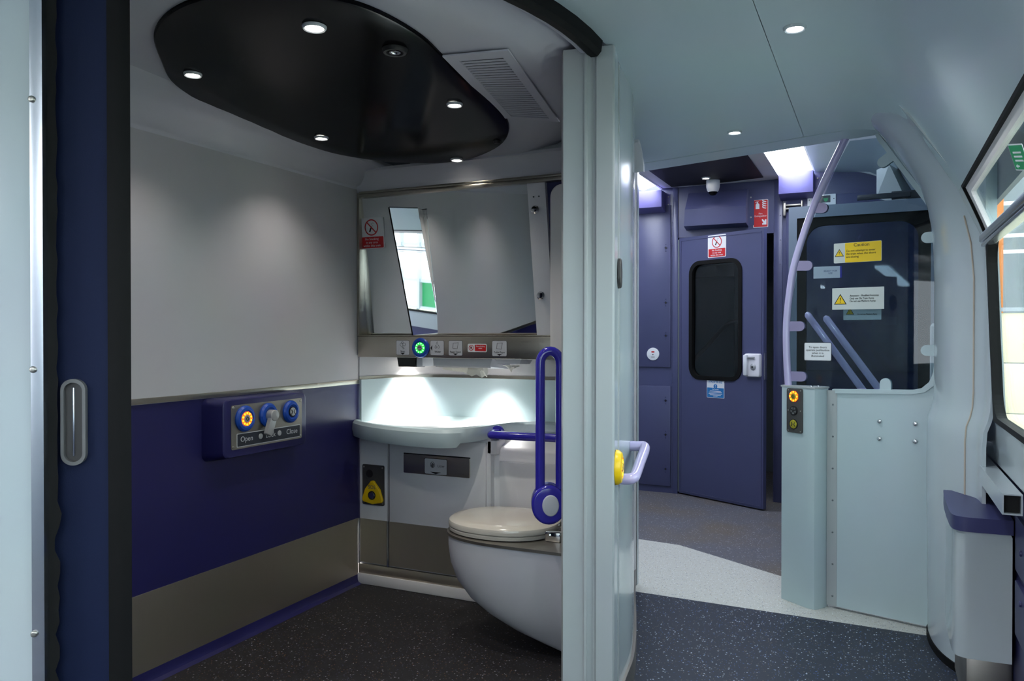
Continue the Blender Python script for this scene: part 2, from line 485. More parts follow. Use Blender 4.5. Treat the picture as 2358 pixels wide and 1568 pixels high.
# left part of the ceiling out to the wall with its cove
bm = nb()
prof = [(0.0, 1.975), (0.004, 1.985), (0.012, 1.990), (0.03, 1.998), (0.055, 2.02), (0.085, 2.048), (0.115, 2.066), (0.19, 2.08)]
rows = []
for k in range(21):
    y = 0.80 + (3.30 - 0.80) * k / 20
    f = zc(y) / 2.08
    rows.append([(XL + dx, y, z + (zc(y) - 2.08) * (dx / 0.19)) for dx, z in prof])
sheet(bm, rows, -0.02)
struct('cove_left', bm, 'white_ceiling', None, ceil_t)
bm = nb()
rows = []
for k in range(25):
    x = XL + 1.47 * k / 24
    wob = 0.016 * math.sin((x - XL) * 4.2 - 0.6)
    rows.append([(x, 3.262, 1.94), (x, 3.259, 1.972 + wob * .6), (x, 3.254, 1.984 + wob * .6), (x, 3.243, 2.000 + wob * .5), (x, 3.226, 2.024 + wob * .3), (x, 3.205, 2.042), (x, 3.190, zc(3.190) - .001), (x, 3.172, zc(3.172) + .005)])
sheet(bm, rows, 0.015)
struct('cove_back', bm, 'white_ceiling', None, ceil_t)

# dark oval ceiling panel
OV = [(-1.936, 1.66), (-1.84, 1.589), (-1.722, 1.536), (-1.60, 1.515), (-1.45, 1.53), (-1.33, 1.59), (-1.245, 1.681), (-1.205, 1.79), (-1.19, 1.935), (-1.205, 2.07), (-1.226, 2.205), (-1.25, 2.503), (-1.284, 2.698), (-1.346, 2.85), (-1.459, 3.003), (-1.625, 3.122), (-1.755, 3.160), (-1.874, 3.152), (-2.048, 3.063), (-2.155, 2.942), (-2.222, 2.78), (-2.25, 2.434), (-2.25, 2.206), (-2.21, 2.046), (-2.153, 1.911), (-2.054, 1.79)]
ov = smooth_path([(a, b, 0) for a, b in OV], 4, True)
t = thing('ceiling_panel', 'large glossy black oval panel on the toilet ceiling', 'ceiling panel', (-1.72, 2.35, 2.06))
def ovring(s, d):
    cx, cy = -1.72, 2.35
    return [(cx + (p.x - cx) * s, cy + (p.y - cy) * s, zc(cy + (p.y - cy) * s) - d) for p in ov]
bm = nb()
R = [[bm.verts.new(v) for v in ovring(s, d)] for s, d in ((1.006, -0.004), (1.006, 0.006), (1.0, 0.010), (0.985, 0.011), (0.80, 0.010), (0.5, 0.008), (0.2, 0.008))]
for A, B in zip(R, R[1:]):
    for i in range(len(A)):
        j = (i + 1) % len(A); bm.faces.new((A[i], B[i], B[j], A[j]))
bm.faces.new(R[-1])
obj('panel', bm, 'black_gloss', t)
def downlight(x, y, z, label, group, glow, power, rad=0.03, parent_ang=110, color=(1, 0.95, 0.86), trim='rail_end_cap'):
    o = thing('ceiling_downlight', label, 'light', (x, y, z), group)
    M = Matrix.Translation((x, y, z)) @ Matrix.Rotation(PI, 4, 'X')
    obj('trim_ring', lathe(nb(), [(rad * 0.74, 0.001), (rad * 0.76, 0.007), (rad * 0.9, 0.009), (rad * 1.0, 0.004), (rad * 1.0, 0.0), (rad * 0.74, -0.001), (rad * 0.74, 0.001)], M), trim, o)
    obj('lens', lathe(nb(), [(0, 0.004), (rad * 0.5, 0.0035), (rad * 0.745, 0.001), (rad * 0.745, -0.002), (0, -0.002)], M), glow, o)
    spot('lamp', (x, y, z - 0.012), power, o, parent_ang, rad * 0.7, color)
    return o
TL = 'small white ceiling downlight'
for (x, y), lb in (((-2.029, 1.886), 'downlight at the left rim of the black oval panel, nearest the blue door'),
                   ((-1.424, 1.752), 'largest and brightest downlight near the front of the black oval panel'),
                   ((-2.095, 2.621), 'downlight on the left rim of the oval panel, middle of that side'),
                   ((-1.375, 2.463), 'downlight on the right of the oval panel beside the air grille'),
                   ((-1.734, 3.126), 'downlight at the back tip of the oval panel above the mirror')):
    downlight(x, y, zc(y) - 0.0105, lb, 'downlights in the black oval panel', 'lamp_glow', 5.0 if x < -1.9 else (5.0 if y > 3 else 11.0), 0.034 if y < 1.8 else 0.029, 112)
t = thing('dome_camera', 'black recessed dome camera in the black oval ceiling panel', 'camera', (-1.303, 1.971, zc(1.971) - 0.011))
M = Matrix.Translation((-1.303, 1.971, zc(1.971) - 0.0105)) @ Matrix.Rotation(PI, 4, 'X')
obj('housing', lathe(nb(), [(0.0, 0.003), (0.022, 0.003), (0.026, 0.012), (0.034, 0.012), (0.038, 0.002), (0.038, 0.0), (0, 0)], M), 'black_matte', t)
obj('lens_ring', lathe(nb(), [(0.010, 0.006), (0.012, 0.011), (0.017, 0.011), (0.018, 0.006), (0.010, 0.006)], M), 'chrome', t)
obj('lens', lathe(nb(), [(0, 0.010), (0.006, 0.009), (0.009, 0.004), (0, 0.003)], M), 'cast_grey', t)
t = thing('ceiling_sensor', 'tiny black sensor near the back right edge of the oval panel', 'sensor', (-1.44, 2.94, zc(2.94) - 0.011))
obj('sensor_body', lathe(nb(), [(0, 0.010), (0.012, 0.009), (0.016, 0.004), (0.017, 0.0), (0, 0)], Matrix.Translation((-1.44, 2.94, zc(2.94) - 0.010)) @ Matrix.Rotation(PI, 4, 'X')), 'black_matte', t)

# air grille
t = thing('air_grille', 'grey slatted air grille on the toilet ceiling beside the oval panel', 'air grille', (-1.1, 2.4, 2.08))
GQ = [Vector((-1.187, 2.107, 0)), Vector((-1.006, 2.140, 0)), Vector((-1.105, 2.770, 0)), Vector((-1.265, 2.668, 0))]
def gpt(u, v, d):
    p = GQ[0].lerp(GQ[1], u).lerp(GQ[3].lerp(GQ[2], u), v)
    return (p.x, p.y, zc(p.y) - d)
def band(bm, u0, u1, v0, v1, d0, d1, n=6):
    return sheet(bm, [[gpt(u0 + (u1 - u0) * q / 3, v0 + (v1 - v0) * k / n, d1) for q in range(4)] for k in range(n + 1)], d1 - d0)
bm = nb()
band(bm, -.10, .10, -.05, 1.04, 0.0, .005); band(bm, .86, 1.03, -.05, 1.04, 0.0, .005)
band(bm, .10, .86, -.05, .015, 0.0, .005, 1); band(bm, .10, .86, .985, 1.04, 0.0, .005, 1)
obj('grille_frame', bm, 'white_ceiling', t)
obj('duct_opening', band(nb(), .10, .86, .015, .985, 0.0, .0012), 'dark_void', t)
N = 27
for k in range(N):
    v = .020 + .962 * k / N
    obj('slat', band(nb(), .098, .862, v, v + .962 / N * .55, .003, .0055, 1), 'white_ceiling', t)

# ------------------------------------------------------------------ toilet: back wall, basin niche
struct('wall_back', box(nb(), XL, -1.085, 3.665, 3.80, 0.0, 2.16), 'white_wall', 'white wall behind the wash basin')
path = [(-2.365, 3.255), (-2.35, 3.36), (-2.30, 3.48), (-2.20, 3.575), (-2.05, 3.625), (-1.8, 3.64), (-1.5, 3.62), (-1.25, 3.60), (-1.08, 3.60)]
sp = smooth_path([(a, b, 0) for a, b in path], 5)
spp = [(p.x, p.y) for p in sp]
bu = thing('wash_basin', 'pale blue moulded corner wash basin under the mirror', 'basin', (-2.0, 3.3, 0.74))
bm = nb(); wallstrip(bm, spp, 0.80, 1.022, -0.012)
obj('splashback', bm, 'grp_satin', bu)
bm = nb(); wallstrip(bm, [(x, y) for x, y in spp], 1.018, 1.040, 0.006)
struct('trim_1', bm, 'steel_h', 'steel edging strip curving above the pale blue splashback')
bm = nb(); wallstrip(bm, [(x, y) for x, y in spp], 1.036, 1.14, 0.002)
struct('wall_niche', bm, 'white_wall', 'white lit wall strip between splashback and mirror cabinet')
# counter top with front rim
fr = [(-2.366, 3.215), (-2.25, 3.13), (-2.1, 3.065), (-1.95, 3.028), (-1.80, 3.022), (-1.72, 3.055), (-1.67, 3.14), (-1.645, 3.27), (-1.62, 3.40), (-1.57, 3.50), (-1.48, 3.535), (-1.3, 3.535), (-1.08, 3.535)]
frp = smooth_path([(a, b, 0) for a, b in fr], 5)
bm = nb()
nF = len(frp)
back = []
for i in range(nF):
    f = i / (nF - 1) * (len(sp) - 1); k = min(int(f), len(sp) - 2); back.append(sp[k].lerp(sp[k + 1], f - k))
rows = []
for i in range(nF):
    a, b = frp[i], back[i]
    d = min(1, i / 5) * (1 if a.x < -1.66 else max(0.1, 1 - (a.x + 1.66) / 0.2))
    wdt = (b - a).length
    row = [(a.x * 1, a.y, 0.745 + 0.02 * (0 if a.x < -1.7 else 1))]
    dirv = (b - a).normalized() if wdt > 1e-5 else Vector((0, 1, 0))
    row.append((a.x, a.y - 0.012, 0.78))
    row.append((a.x, a.y - 0.008, 0.808))
    row.append((a.x, a.y + 0.004, 0.818))
    for q, dz in ((0.12, 0.818), (0.22, 0.805), (0.40, 0.79), (0.6, 0.785), (0.8, 0.79), (0.93, 0.80), (1.0, 0.815)):
        p = a.lerp(b, q); row.append((p.x, p.y, 0.818 - (0.818 - dz) * d))
    rows.append(row)
sheet(bm, rows, 0.006)
obj('basin_top', bm, 'grp_satin', bu)
bm = nb()
rows = [[(a.x, a.y + 0.004, 0.75 + 0.01), (a.x * 0.9 + back[i].x * 0.1, a.y * .5 + back[i].y * .5, 0.752), (back[i].x, back[i].y, 0.752)] for i, a in enumerate(frp)]
sheet(bm, rows, 0.004)
obj('underside', bm, 'grp_satin', bu)

# mirror cabinet
mc = thing('mirror_cabinet', 'wide wall mirror in a steel frame above the wash basin', 'mirror', (-1.83, 3.3, 1.135))
bm = nb(); box(bm, -2.362, -1.25, 3.315, 3.60, 1.25, 1.94)
obj('cabinet_body', bm, 'white_panel', mc)
bm = nb(); box(bm, -2.362, -1.25, 3.236, 3.60, 1.137, 1.240, bev=0.003)
strip = obj('control_strip', bm, 'steel_h', mc)
bm = nb(); box(bm, -2.362, -1.25, 3.238, 3.27, 1.2405, 1.247, bev=0.002)
obj('lower_frame', bm, 'steel_h', mc)
bm = nb(); box(bm, -2.368, -2.354, 3.238, 3.312, 1.2405, 1.957, bev=0.002)
obj('side_frame', bm, 'steel_h', mc)
bm = nb(); box(bm, -2.352, -1.0, 3.225, 3.262, 1.930, 1.947, bev=0.003); box(bm, -2.352, -1.0, 3.232, 3.262, 1.949, 1.962, bev=0.003)
obj('top_frame', bm, 'steel_h', mc)
bm = nb()
loft(bm, [[(-2.355, 3.304, 1.242), (-1.385, 3.304, 1.242), (-1.385, 3.312, 1.242), (-2.355, 3.312, 1.242)],
          [(-2.355, 3.252, 1.93), (-1.425, 3.252, 1.93), (-1.425, 3.262, 1.93), (-2.355, 3.262, 1.93)]])
obj('mirror_glass', bm, 'mirror', mc)
bm = nb()
loft(bm, [[(-1.397, 3.262, 1.247), (-1.312, 3.262, 1.247), (-1.312, 3.285, 1.247), (-1.397, 3.285, 1.247)],
          [(-1.437, 3.241, 1.932), (-1.350, 3.241, 1.932), (-1.350, 3.265, 1.932), (-1.437, 3.265, 1.932)]])
side = obj('side_panel', bm, 'white_panel', mc, 'narrow white panel with two knobs, modelled in place of a reflected column')  # solid stand-in for a column and two lights reflected in the mirror
for x, z in ((-1.391, 1.808), (-1.368, 1.424)):
    M = frame((x, 3.243 + (1.90 - z) * 0.03, z), (1, 0, 0))
    obj('reflected_light_knob', lathe(nb(), [(0.010, -0.005), (0.010, 0.008), (0.018, 0.012), (0.019, 0.022), (0.013, 0.031), (0, 0.033)], M, 20), 'chrome', side)
for x in (-1.404, -1.378):
    obj('screw', prism(nb(), circ(0.004, 10), 0, 0.002, frame((x, 3.241, 1.868), (1, 0, 0))), 'rivet_grey', side)
bm = nb(); box(bm, -1.35, -1.25, 3.268, 3.285, 1.247, 1.932)
obj('reflected_slot_panel', bm, 'navy_dark', mc, 'dark panel in place of a slot reflected in the mirror')  # dark panel modelled where the mirror reflects a dark slot
# slanted mirror strip, added and angled to produce the window reflection
A = Vector((-2.110, 3.142, 1.853)); B = Vector((-1.998, 3.217, 1.853)); dl = Vector((0.072, 0.095, -0.607))
bm = nb()
bk = Vector((0, 0.003, 0))
loft(bm, [[A, B, B + bk, A + bk], [A + dl, B + dl, B + dl + bk, A + dl + bk]])
ms = obj('added_mirror_strip', bm, 'mirror', mc, 'added narrow strip of mirror, slanted to reflect the window')
bm = nb()
back_ = lambda p: Vector((p.x, 3.3035 - .076 * (p.z - 1.246), p.z))
e_ = Vector((0, .0032, 0))
loft(bm, [[A + e_, B + e_, back_(B), back_(A)], [A + dl + e_, B + dl + e_, back_(B + dl) + Vector((0, .006, 0)), back_(A + dl)]])
obj('strip_backing', bm, 'white_panel', ms)  # white filler so the main mirror picks up no dark gap
bm = nb(); tube(bm, [A + Vector((-.002, 0, 0.002)), A + dl + Vector((-.002, 0, 0))], 0.0035, 8); obj('edge_seal', bm, 'rubber', ms)  # tubes stand in for the edge lines of the reflected opening
bm = nb(); tube(bm, [A + Vector((-.002, 0, 0.002)), B + Vector((0, 0, .002))], 0.003, 8); obj('edge_trim', bm, 'rivet_grey', ms)
# labels on the steel strip
def plate(name, M, wd, ht, r, m, parent, z0=0.0, z1=0.001, cx=0, cy=0):
    return obj(name, prism(nb(), rrect(wd, ht, r, cx, cy), z0, z1, M), m, parent)
def tri(pts, name, M, m, parent, z=0.0008):
    return obj(name, prism(nb(), pts, z, z + 0.0006, M), m, parent)
YS = 3.236
def strip_label(x, word, icon, arrow, label):
    M = frame((x, YS - 0.0003, 1.185), (1, 0, 0))
    o = thing('pictogram_label', label, 'label', (x, YS, 1.15), 'white pictogram labels on the steel strip')
    plate('label_border', M, 0.076, 0.072, 0.007, 'ink_grey', o, 0, 0.0008)
    plate('label_plate', M, 0.073, 0.069, 0.006, 'label_plate', o, 0.0003, 0.0012)
    text('lettering', word, 0.013 if len(word) < 8 else 0.0115, M, 'ink', o, 0 if arrow == 'down' else 0.004, -0.018, 0.0014)
    if arrow == 'down': tri([(-0.013, -0.0255), (0, -0.0335), (0.013, -0.0255)], 'arrow', M, 'ink', o, 0.0013)
    else: tri([(-0.036, 0), (-0.027, -0.014), (-0.027, 0.014)], 'arrow', M, 'ink', o, 0.0013)
    if icon == 'soap':
        for cx, cy, r in ((-0.007, 0.015, .009), (.008, .016, .008), (-.002, .025, .006), (0.0, 0.002, .004), (.006, -.004, .003)):
            obj('bubble', ringp(nb(), circ(r, 14, cx, cy), circ(r - .0012, 14, cx, cy), .0012, .0018, M), 'ink_grey', o)
    elif icon == 'water':
        for cx, cy, r in ((0.0, 0.022, .005), (-.007, .004, .006), (.008, .004, .006)):
            f = lambda rr: [(cx + rr * math.cos(a) * (1 if math.sin(a) < 0 else (1 - math.sin(a)) ** .8), cy + rr * math.sin(a) * (1.9 if math.sin(a) > 0 else 1)) for a in [2 * PI * k / 16 for k in range(16)]]
            obj('drop', ringp(nb(), f(r), f(r - .0013), .0012, .0018, M), 'ink_grey', o)
    else:
        q = [(-.012, .024), (.016, .027), (.010, -.004), (-.016, -.001)]
        c = (0, .012)
        obj('paper_outline', ringp(nb(), q, [(c[0] + (a - c[0]) * .9, c[1] + (b - c[1]) * .9) for a, b in q], .0012, .0018, M), 'ink_grey', o)
strip_label(-2.095, 'Soap', 'soap', 'down', 'white Soap pictogram label at the left of the steel strip')
strip_label(-1.902, 'Water', 'water', 'left', 'white Water drops pictogram label right of the green lit button')
strip_label(-1.802, 'Paper Towel', 'paper', 'down', 'white Paper Towel pictogram label on the steel strip')
strip_label(-1.572, 'Toilet Paper', 'paper', 'down', 'white Toilet Paper pictogram label at the right of the steel strip')
M = frame((-1.687, YS - .0003, 1.187), (1, 0, 0))
o = thing('drinking_water_label', 'small red and white non drinking water label on the steel strip', 'label', (-1.687, YS, 1.167))
plate('label_plate', M, 0.100, 0.038, 0.006, 'sign_white', o, 0, 0.001)
plate('red_field', M, 0.058, 0.030, 0.003, 'sign_red', o, 0.0004, 0.0014, 0.017)
obj('ring', ringp(nb(), circ(.013, 20, -.031, 0), circ(.0105, 20, -.031, 0), .0008, .0014, M), 'sign_red', o)
obj('tap_icon', prism(nb(), [(-.036, .004), (-.028, .006), (-.026, .002), (-.031, -.001), (-.033, -.008), (-.035, -.002)], .0008, .0015, M), 'ink', o)
obj('slash', prism(nb(), [(-.041, .008), (-.039, .010), (-.021, -.008), (-.023, -.010)], .0010, .0017, M), 'sign_red', o)
text('lettering', 'Non-drinking\nwater', 0.0085, M, 'sign_white', o, .017, .003, .0016)
# green tap button
def ringed_button(name, x, M, label, cat, rim, led, hot, ro=0.036, parent=None, group=None, dots=10):
    o = thing(name, label, cat, M.translation, group) if parent is None else parent
    obj('bezel', lathe(nb(), [(0, 0.0), (ro, 0.0), (ro, 0.004), (ro * .92, 0.010), (ro * .70, 0.0115), (ro * .56, 0.008), (0, 0.008)], M, 32), rim, o)
    obj('light_ring', ringp(nb(), circ(ro * .56, 10, a0=.3), circ(ro * .30, 10, a0=.3), 0.007, 0.0095, M), led, o)
    for k in range(dots):
        a = 2 * PI * k / dots
        obj('led', prism(nb(), circ(ro * .085, 8, ro * .45 * math.cos(a), ro * .45 * math.sin(a)), 0.009, 0.0105, M), hot, o)
    obj('push_cap', dome(nb(), circ(ro * .31, 20), 0.007, 0.0125, 0.002, M), 'aluminium', o)
    return o
M = frame((-1.993, YS, 1.185), (1, 0, 0))
o = ringed_button('tap_button', 0, M, 'blue round tap button glowing green on the steel strip', 'button', 'button_blue', 'led_green', 'led_green_hot', 0.048)
obj('tap_mark', prism(nb(), [(-.008, 0), (-.006, .004), (.003, .005), (.008, .001), (.006, -.001), (.002, .002), (-.004, .001)], .0125, .0130, M), 'ink', o)
# under-cabinet fittings
o = thing('soap_dispenser', 'black soap dispenser nozzle under the mirror cabinet', 'dispenser', (-2.06, 3.33, 1.08))
bm = nb(); loft(bm, [[(-2.165, 3.29, 1.14), (-2.055, 3.29, 1.14), (-2.055, 3.40, 1.14), (-2.165, 3.40, 1.14)], [(-2.157, 3.292, 1.09), (-2.063, 3.292, 1.09), (-2.063, 3.385, 1.086), (-2.157, 3.385, 1.086)]])
obj('nozzle_body', bm, 'soap_black', o)
obj('white_back', box(nb(), -2.055, -2.02, 3.295, 3.40, 1.092, 1.139, bev=.003), 'white_panel', o)
o = thing('paper_towel_holder', 'white paper towel holder under the mirror cabinet', 'dispenser', (-1.81, 3.36, 1.08))
bm = nb(); loft(bm, [[(-1.965, 3.30, 1.14), (-1.64, 3.30, 1.14), (-1.60, 3.44, 1.14), (-1.965, 3.44, 1.14)], [(-1.958, 3.30, 1.098), (-1.655, 3.30, 1.098), (-1.62, 3.43, 1.083), (-1.958, 3.43, 1.083)]])
obj('tray', bm, 'white_panel', o)
obj('lip', box(nb(), -1.952, -1.66, 3.304, 3.325, 1.090, 1.099, bev=.002), 'white_trim', o)
def tissue(name, label, pts, loc):
    bm = nb(); grid = []
    for (x, z) in pts:
        grid.append([(x, 3.335 + 0.012 * math.sin(x * 60), 1.105), (x + .003 * math.sin(x * 90), 3.34 + .010 * math.sin(x * 75 + 1), (1.105 + z) / 2), (x + .006 * math.sin(x * 50), 3.345 + 0.016 * math.sin(x * 48 + 2), z)])
    sheet(bm, grid, 0.0012)
    return tag(obj(name, bm, 'tissue'), label, 'tissue')
tissue('paper_towel', 'crumpled white paper towel hanging from the holder', [(-1.93, 1.080), (-1.88, 1.072), (-1.83, 1.066), (-1.79, 1.061), (-1.765, 1.048), (-1.75, 1.058), (-1.73, 1.040), (-1.715, 1.052), (-1.70, 1.045), (-1.685, 1.075)], 0)
o = thing('toilet_paper_holder', 'white toilet paper slot under the right of the mirror cabinet', 'dispenser', (-1.56, 3.36, 1.11))
bm = nb(); loft(bm, [[(-1.635, 3.30, 1.14), (-1.49, 3.30, 1.14), (-1.49, 3.44, 1.14), (-1.635, 3.44, 1.14)], [(-1.618, 3.31, 1.112), (-1.505, 3.31, 1.112), (-1.505, 3.43, 1.108), (-1.618, 3.43, 1.108)]])
obj('slot_body', bm, 'white_panel', o)
tissue('toilet_paper', 'torn end of toilet paper under its slot', [(-1.60, 1.100), (-1.585, 1.085), (-1.57, 1.070), (-1.555, 1.086), (-1.54, 1.090), (-1.52, 1.100)], 0)
for x, lb in ((-2.22, 'hidden downlight under the left of the mirror cabinet shining on the basin'), (-1.76, 'hidden downlight under the right of the mirror cabinet shining on the basin')):
    y = 3.50
    o = thing('basin_downlight', lb, 'light', (x, y, 1.137), 'lights under the mirror cabinet')
    M = Matrix.Translation((x, y, 1.137)) @ Matrix.Rotation(PI, 4, 'X')
    obj('trim_ring', lathe(nb(), [(.026, 0), (.026, .004), (.034, .003), (.034, 0), (.026, 0)], M), 'chrome', o)
    obj('lens', lathe(nb(), [(0, .002), (.026, .002), (.026, 0), (0, 0)], M), 'lamp_glow', o)
    spot('lamp', (x, y, 1.128), 20, o, 90, 0.03, (1.0, 0.98, 0.92), (0, -0.05, -1), 1.0)

# no-smoking sign builder
def no_smoking(name, M, wd, ht, label, group=None):
    o = thing(name, label, 'sign', M.translation, group)
    plate('sign_plate', M, wd, ht, wd * .06, 'sign_white', o, 0, 0.0015)
    plate('red_field', M, wd * .92, ht * .36, wd * .03, 'sign_red', o, .0008, .0021, 0, -ht * .29)
    c = (0, ht * .19); r = wd * .27
    obj('cigarette', prism(nb(), [(-.10 * wd, c[1] - .13 * ht), (-.05 * wd, c[1] - .15 * ht), (.01 * wd, c[1] - .02 * ht), (-.04 * wd, c[1])], .0012, .0019, M), 'ink', o)
    bm = nb(); tube(bm, [M @ Vector((x * wd, c[1] + y * ht, .0018)) for x, y in ((-.02, .0), (.05, .06), (.0, .10), (.06, .15), (.1, .12))], .0008, 6)
    obj('smoke', bm, 'ink_grey', o)
    obj('ring', ringp(nb(), circ(r, 32, *c), circ(r * .86, 32, *c), .0014, .0022, M), 'sign_red', o)
    s = r * .68
    obj('slash', prism(nb(), [(c[0] - s - .05 * r, c[1] + s - .05 * r), (c[0] - s + .05 * r, c[1] + s + .05 * r), (c[0] + s + .05 * r, c[1] - s + .05 * r), (c[0] + s - .05 * r, c[1] - s - .05 * r)], .0015, .0024, M), 'sign_red', o)
    text('lettering', 'No Smoking\nin any area\nwithin this train', ht * .105, M, 'sign_white', o, 0, -ht * .29 + ht * .0, .0024)
    return o
no_smoking('no_smoking_sign', frame((-2.296, 3.2640, 1.755), (1, 0, 0), (0, -.0756, 1)), 0.150, 0.155, 'No Smoking sign on the left end of the toilet mirror', 'no smoking signs')

# cabinet below the basin
cb = thing('vanity_cabinet', 'white and steel cabinet below the wash basin', 'cabinet', (-2.0, 3.3, 0))
obj('carcass', box(nb(), -2.368, -1.63, 3.262, 3.66, 0.05, 0.80), 'white_panel', cb)
def halfdoor(x0, x1, name, z1):
    d = obj(name, box(nb(), x0, x1, 3.248, 3.262, 0.106, z1, bev=.002), 'white_panel', cb)
    obj('steel_facing', box(nb(), x0 + .001, x1 - .001, 3.245, 3.2485, 0.108, 0.326), 'steel_v', d)
    return d
halfdoor(-2.357, -2.196, 'access_panel', 0.757)
cdoor = halfdoor(-2.183, -1.650, 'litter_door', 0.745)
obj('kick_plate', box(nb(), -2.366, -1.64, 3.244, 3.262, 0.050, 0.099, bev=.001), 'steel_v', cb)
bm = nb(); box(bm, -2.189, -2.187, 3.252, 3.262, .106, .74); obj('joint_strip', bm, 'ink_grey', cb)
obj('edge_profile', box(nb(), -2.194, -2.185, 3.243, 3.250, 0.10, 0.326), 'aluminium', cb)
obj('edge_profile', box(nb(), -2.366, -2.358, 3.243, 3.250, 0.10, 0.326), 'aluminium', cb)
obj('key_lock', prism(nb(), circ(.006, 12), 0, .002, frame((-1.927, 3.248, .714), (1, 0, 0))), 'ink', cdoor)
M = frame((-1.914, 3.248, 0.6215), (1, 0, 0))
fl = obj('litter_flap', dome(nb(), rrect(.366, .092, .006), 0, .006, .002, M), 'steel_h', cdoor)
obj('flap_gap', box(nb(), -2.098, -1.73, 3.2465, 3.249, .666, .672), 'ink', cdoor)
M = frame((-1.914, 3.2417, 0.617), (1, 0, 0))
o = thing('litter_label', 'Litter pictogram label on the steel flap of the cabinet', 'label', (-1.914, 3.241, .58))
plate('label_border', M, .126, .078, .008, 'ink', o, 0, .0008)
plate('label_plate', M, .122, .074, .007, 'label_plate', o, .0003, .0012)
text('lettering', 'Litter', .017, M, 'ink_grey', o, .030, .004, .0014)
tri([(-.03, -.026), (0, -.036), (.03, -.026)], 'arrow', M, 'ink', o, .0013)
obj('hand_icon', ringp(nb(), circ(.013, 12, -.017, .008, .015), circ(.011, 12, -.017, .008, .013), .0012, .0018, M), 'ink_grey', o)
obj('litter_icon', prism(nb(), [(-.026, .004), (-.018, .018), (-.009, .012), (-.012, -.004), (-.02, -.006)], .0012, .0017, M), 'ink_grey', o)
bm = nb(); box(bm, -2.366, -1.50, 3.235, 3.262, 0.0, 0.052, bev=.004)
struct('baseboard_back', bm, 'white_trim', 'white skirting under the toilet cabinet')
# SOS call point
M = frame((-2.275, 3.247, .50), (1, 0, 0))
o = thing('sos_call_point', 'yellow triangular SOS call button on a dark plate', 'alarm button', (-2.275, 3.24, .40))
plate('back_plate', M, .130, .20, .008, 'sos_plate', o, 0, .004)
def rtri(r, rr, n=7):
    P = []
    for k in range(3):
        a = PI / 2 + k * 2 * PI / 3; cx, cy = (r - rr) * math.cos(a), (r - rr) * math.sin(a)
        for q in range(n):
            b = a - PI / 3 + 2 * PI / 3 * q / (n - 1); P.append((cx + rr * math.cos(b), cy + rr * math.sin(b)))
    out = []
    for i, p in enumerate(P):
        q = P[(i + 1) % len(P)]; out.append(p)
        if (i + 1) % n == 0:
            mx, my = (p[0] + q[0]) / 2, (p[1] + q[1]) / 2; d = math.hypot(mx, my); out.append((mx * (d + .008) / d, my * (d + .008) / d))
    return out
obj('yellow_surround', dome(nb(), [(x, y - .045) for x, y in rtri(.068, .017)], .003, .016, .006, M), 'button_yellow', o)
text('lettering', 'SOS', .026, M, 'ink_grey', o, 0, -.010, .0165)
M2 = frame((-2.275, 3.247, .50 - .050), (1, 0, 0))
obj('push_cap', lathe(nb(), [(0, .020), (.015, .020), (.018, .016), (.018, .010), (0, .010)], M2, 24), 'chrome', o)
obj('cap_ring', ringp(nb(), circ(.022, 24), circ(.018, 24), .012, .018, M2), 'ink', o)
obj('loudspeaker', prism(nb(), circ(.020, 20, -.022, .055), .003, .0046, M), 'black_matte', o)
for sx in (-.055, .055):
    for sy in (-.088, .088): obj('screw', prism(nb(), circ(.0045, 8, sx, sy), .003, .0056, M), 'screw', o)

# cistern casing
cs = thing('cistern_casing', 'white boxed cistern casing behind the toilet', 'cistern', (-1.3, 3.4, 0))
bm = nb()
prof = [(3.52, 0.0), (3.30, 0.0), (3.30, .70), (3.306, .715), (3.318, .724), (3.40, .752), (3.52, .76)]
loft(bm, [[(-1.640, y, z) for y, z in prof], [(-1.08, y, z) for y, z in prof]])
obj('casing', bm, 'white_panel', cs)
obj('access_cover', box(nb(), -1.600, -1.09, 3.292, 3.301, .12, .655, bev=.003), 'white_panel', cs)
obj('end_block', box(nb(), -1.652, -1.60, 3.262, 3.36, .69, .757, bev=.006), 'white_panel', cs)

# toilet pan
wc = thing('toilet', 'white toilet with closed cream lid and steel rim', 'toilet', (-1.3, 2.95, 0))
def section(tip, hw, yc=2.94, back=-0.985, n=20):
    a = min(0.34, (back - tip) * .55); P = []
    for k in range(n + 1):
        t = -PI / 2 + PI * k / n
        c = math.cos(t); s = math.sin(t)
        P.append((tip + a - a * (abs(c) ** .85), yc + hw * (abs(s) ** .85) * (1 if s > 0 else -1)))
    return [(back, yc - hw)] + P + [(back, yc + hw)]
bm = nb()
rings = []
for z, tip, hw in ((0.0, -1.10, .10), (.015, -1.15, .112), (.04, -1.235, .132), (.08, -1.36, .160), (.13, -1.47, .186), (.18, -1.545, .204), (.24, -1.60, .214), (.31, -1.630, .220), (.38, -1.640, .222), (.425, -1.640, .222)):
    rings.append([(x, y, z) for x, y in section(tip, hw)])
loft(bm, rings)
obj('pan', bm, 'pan', wc)
bm = nb(); prism(bm, section(-1.646, .226), .425, .436); obj('rim_plate', bm, 'steel_plate', wc)
def lidsec(k, z, dx=0.0):
    cx, cy = -1.405, 2.955; P = []
    for i in range(48):
        a = 2 * PI * i / 48; c, s = math.cos(a), math.sin(a)
        rx = .245 if c < 0 else .232
        P.append((cx + dx + rx * k * (abs(c) ** .92) * (1 if c > 0 else -1), cy + .205 * k * (abs(s) ** .92) * (1 if s > 0 else -1), z))
    return P
bm = nb(); loft(bm, [lidsec(.95, .437), lidsec(.985, .440), lidsec(.99, .452), lidsec(.96, .456)]); obj('seat', bm, 'lid', wc)
bm = nb(); loft(bm, [lidsec(.965, .458), lidsec(.995, .459), lidsec(1.0, .470), lidsec(.985, .480), lidsec(.94, .487), lidsec(.80, .493), lidsec(.5, .498), lidsec(.2, .500)]); obj('lid', bm, 'lid', wc)
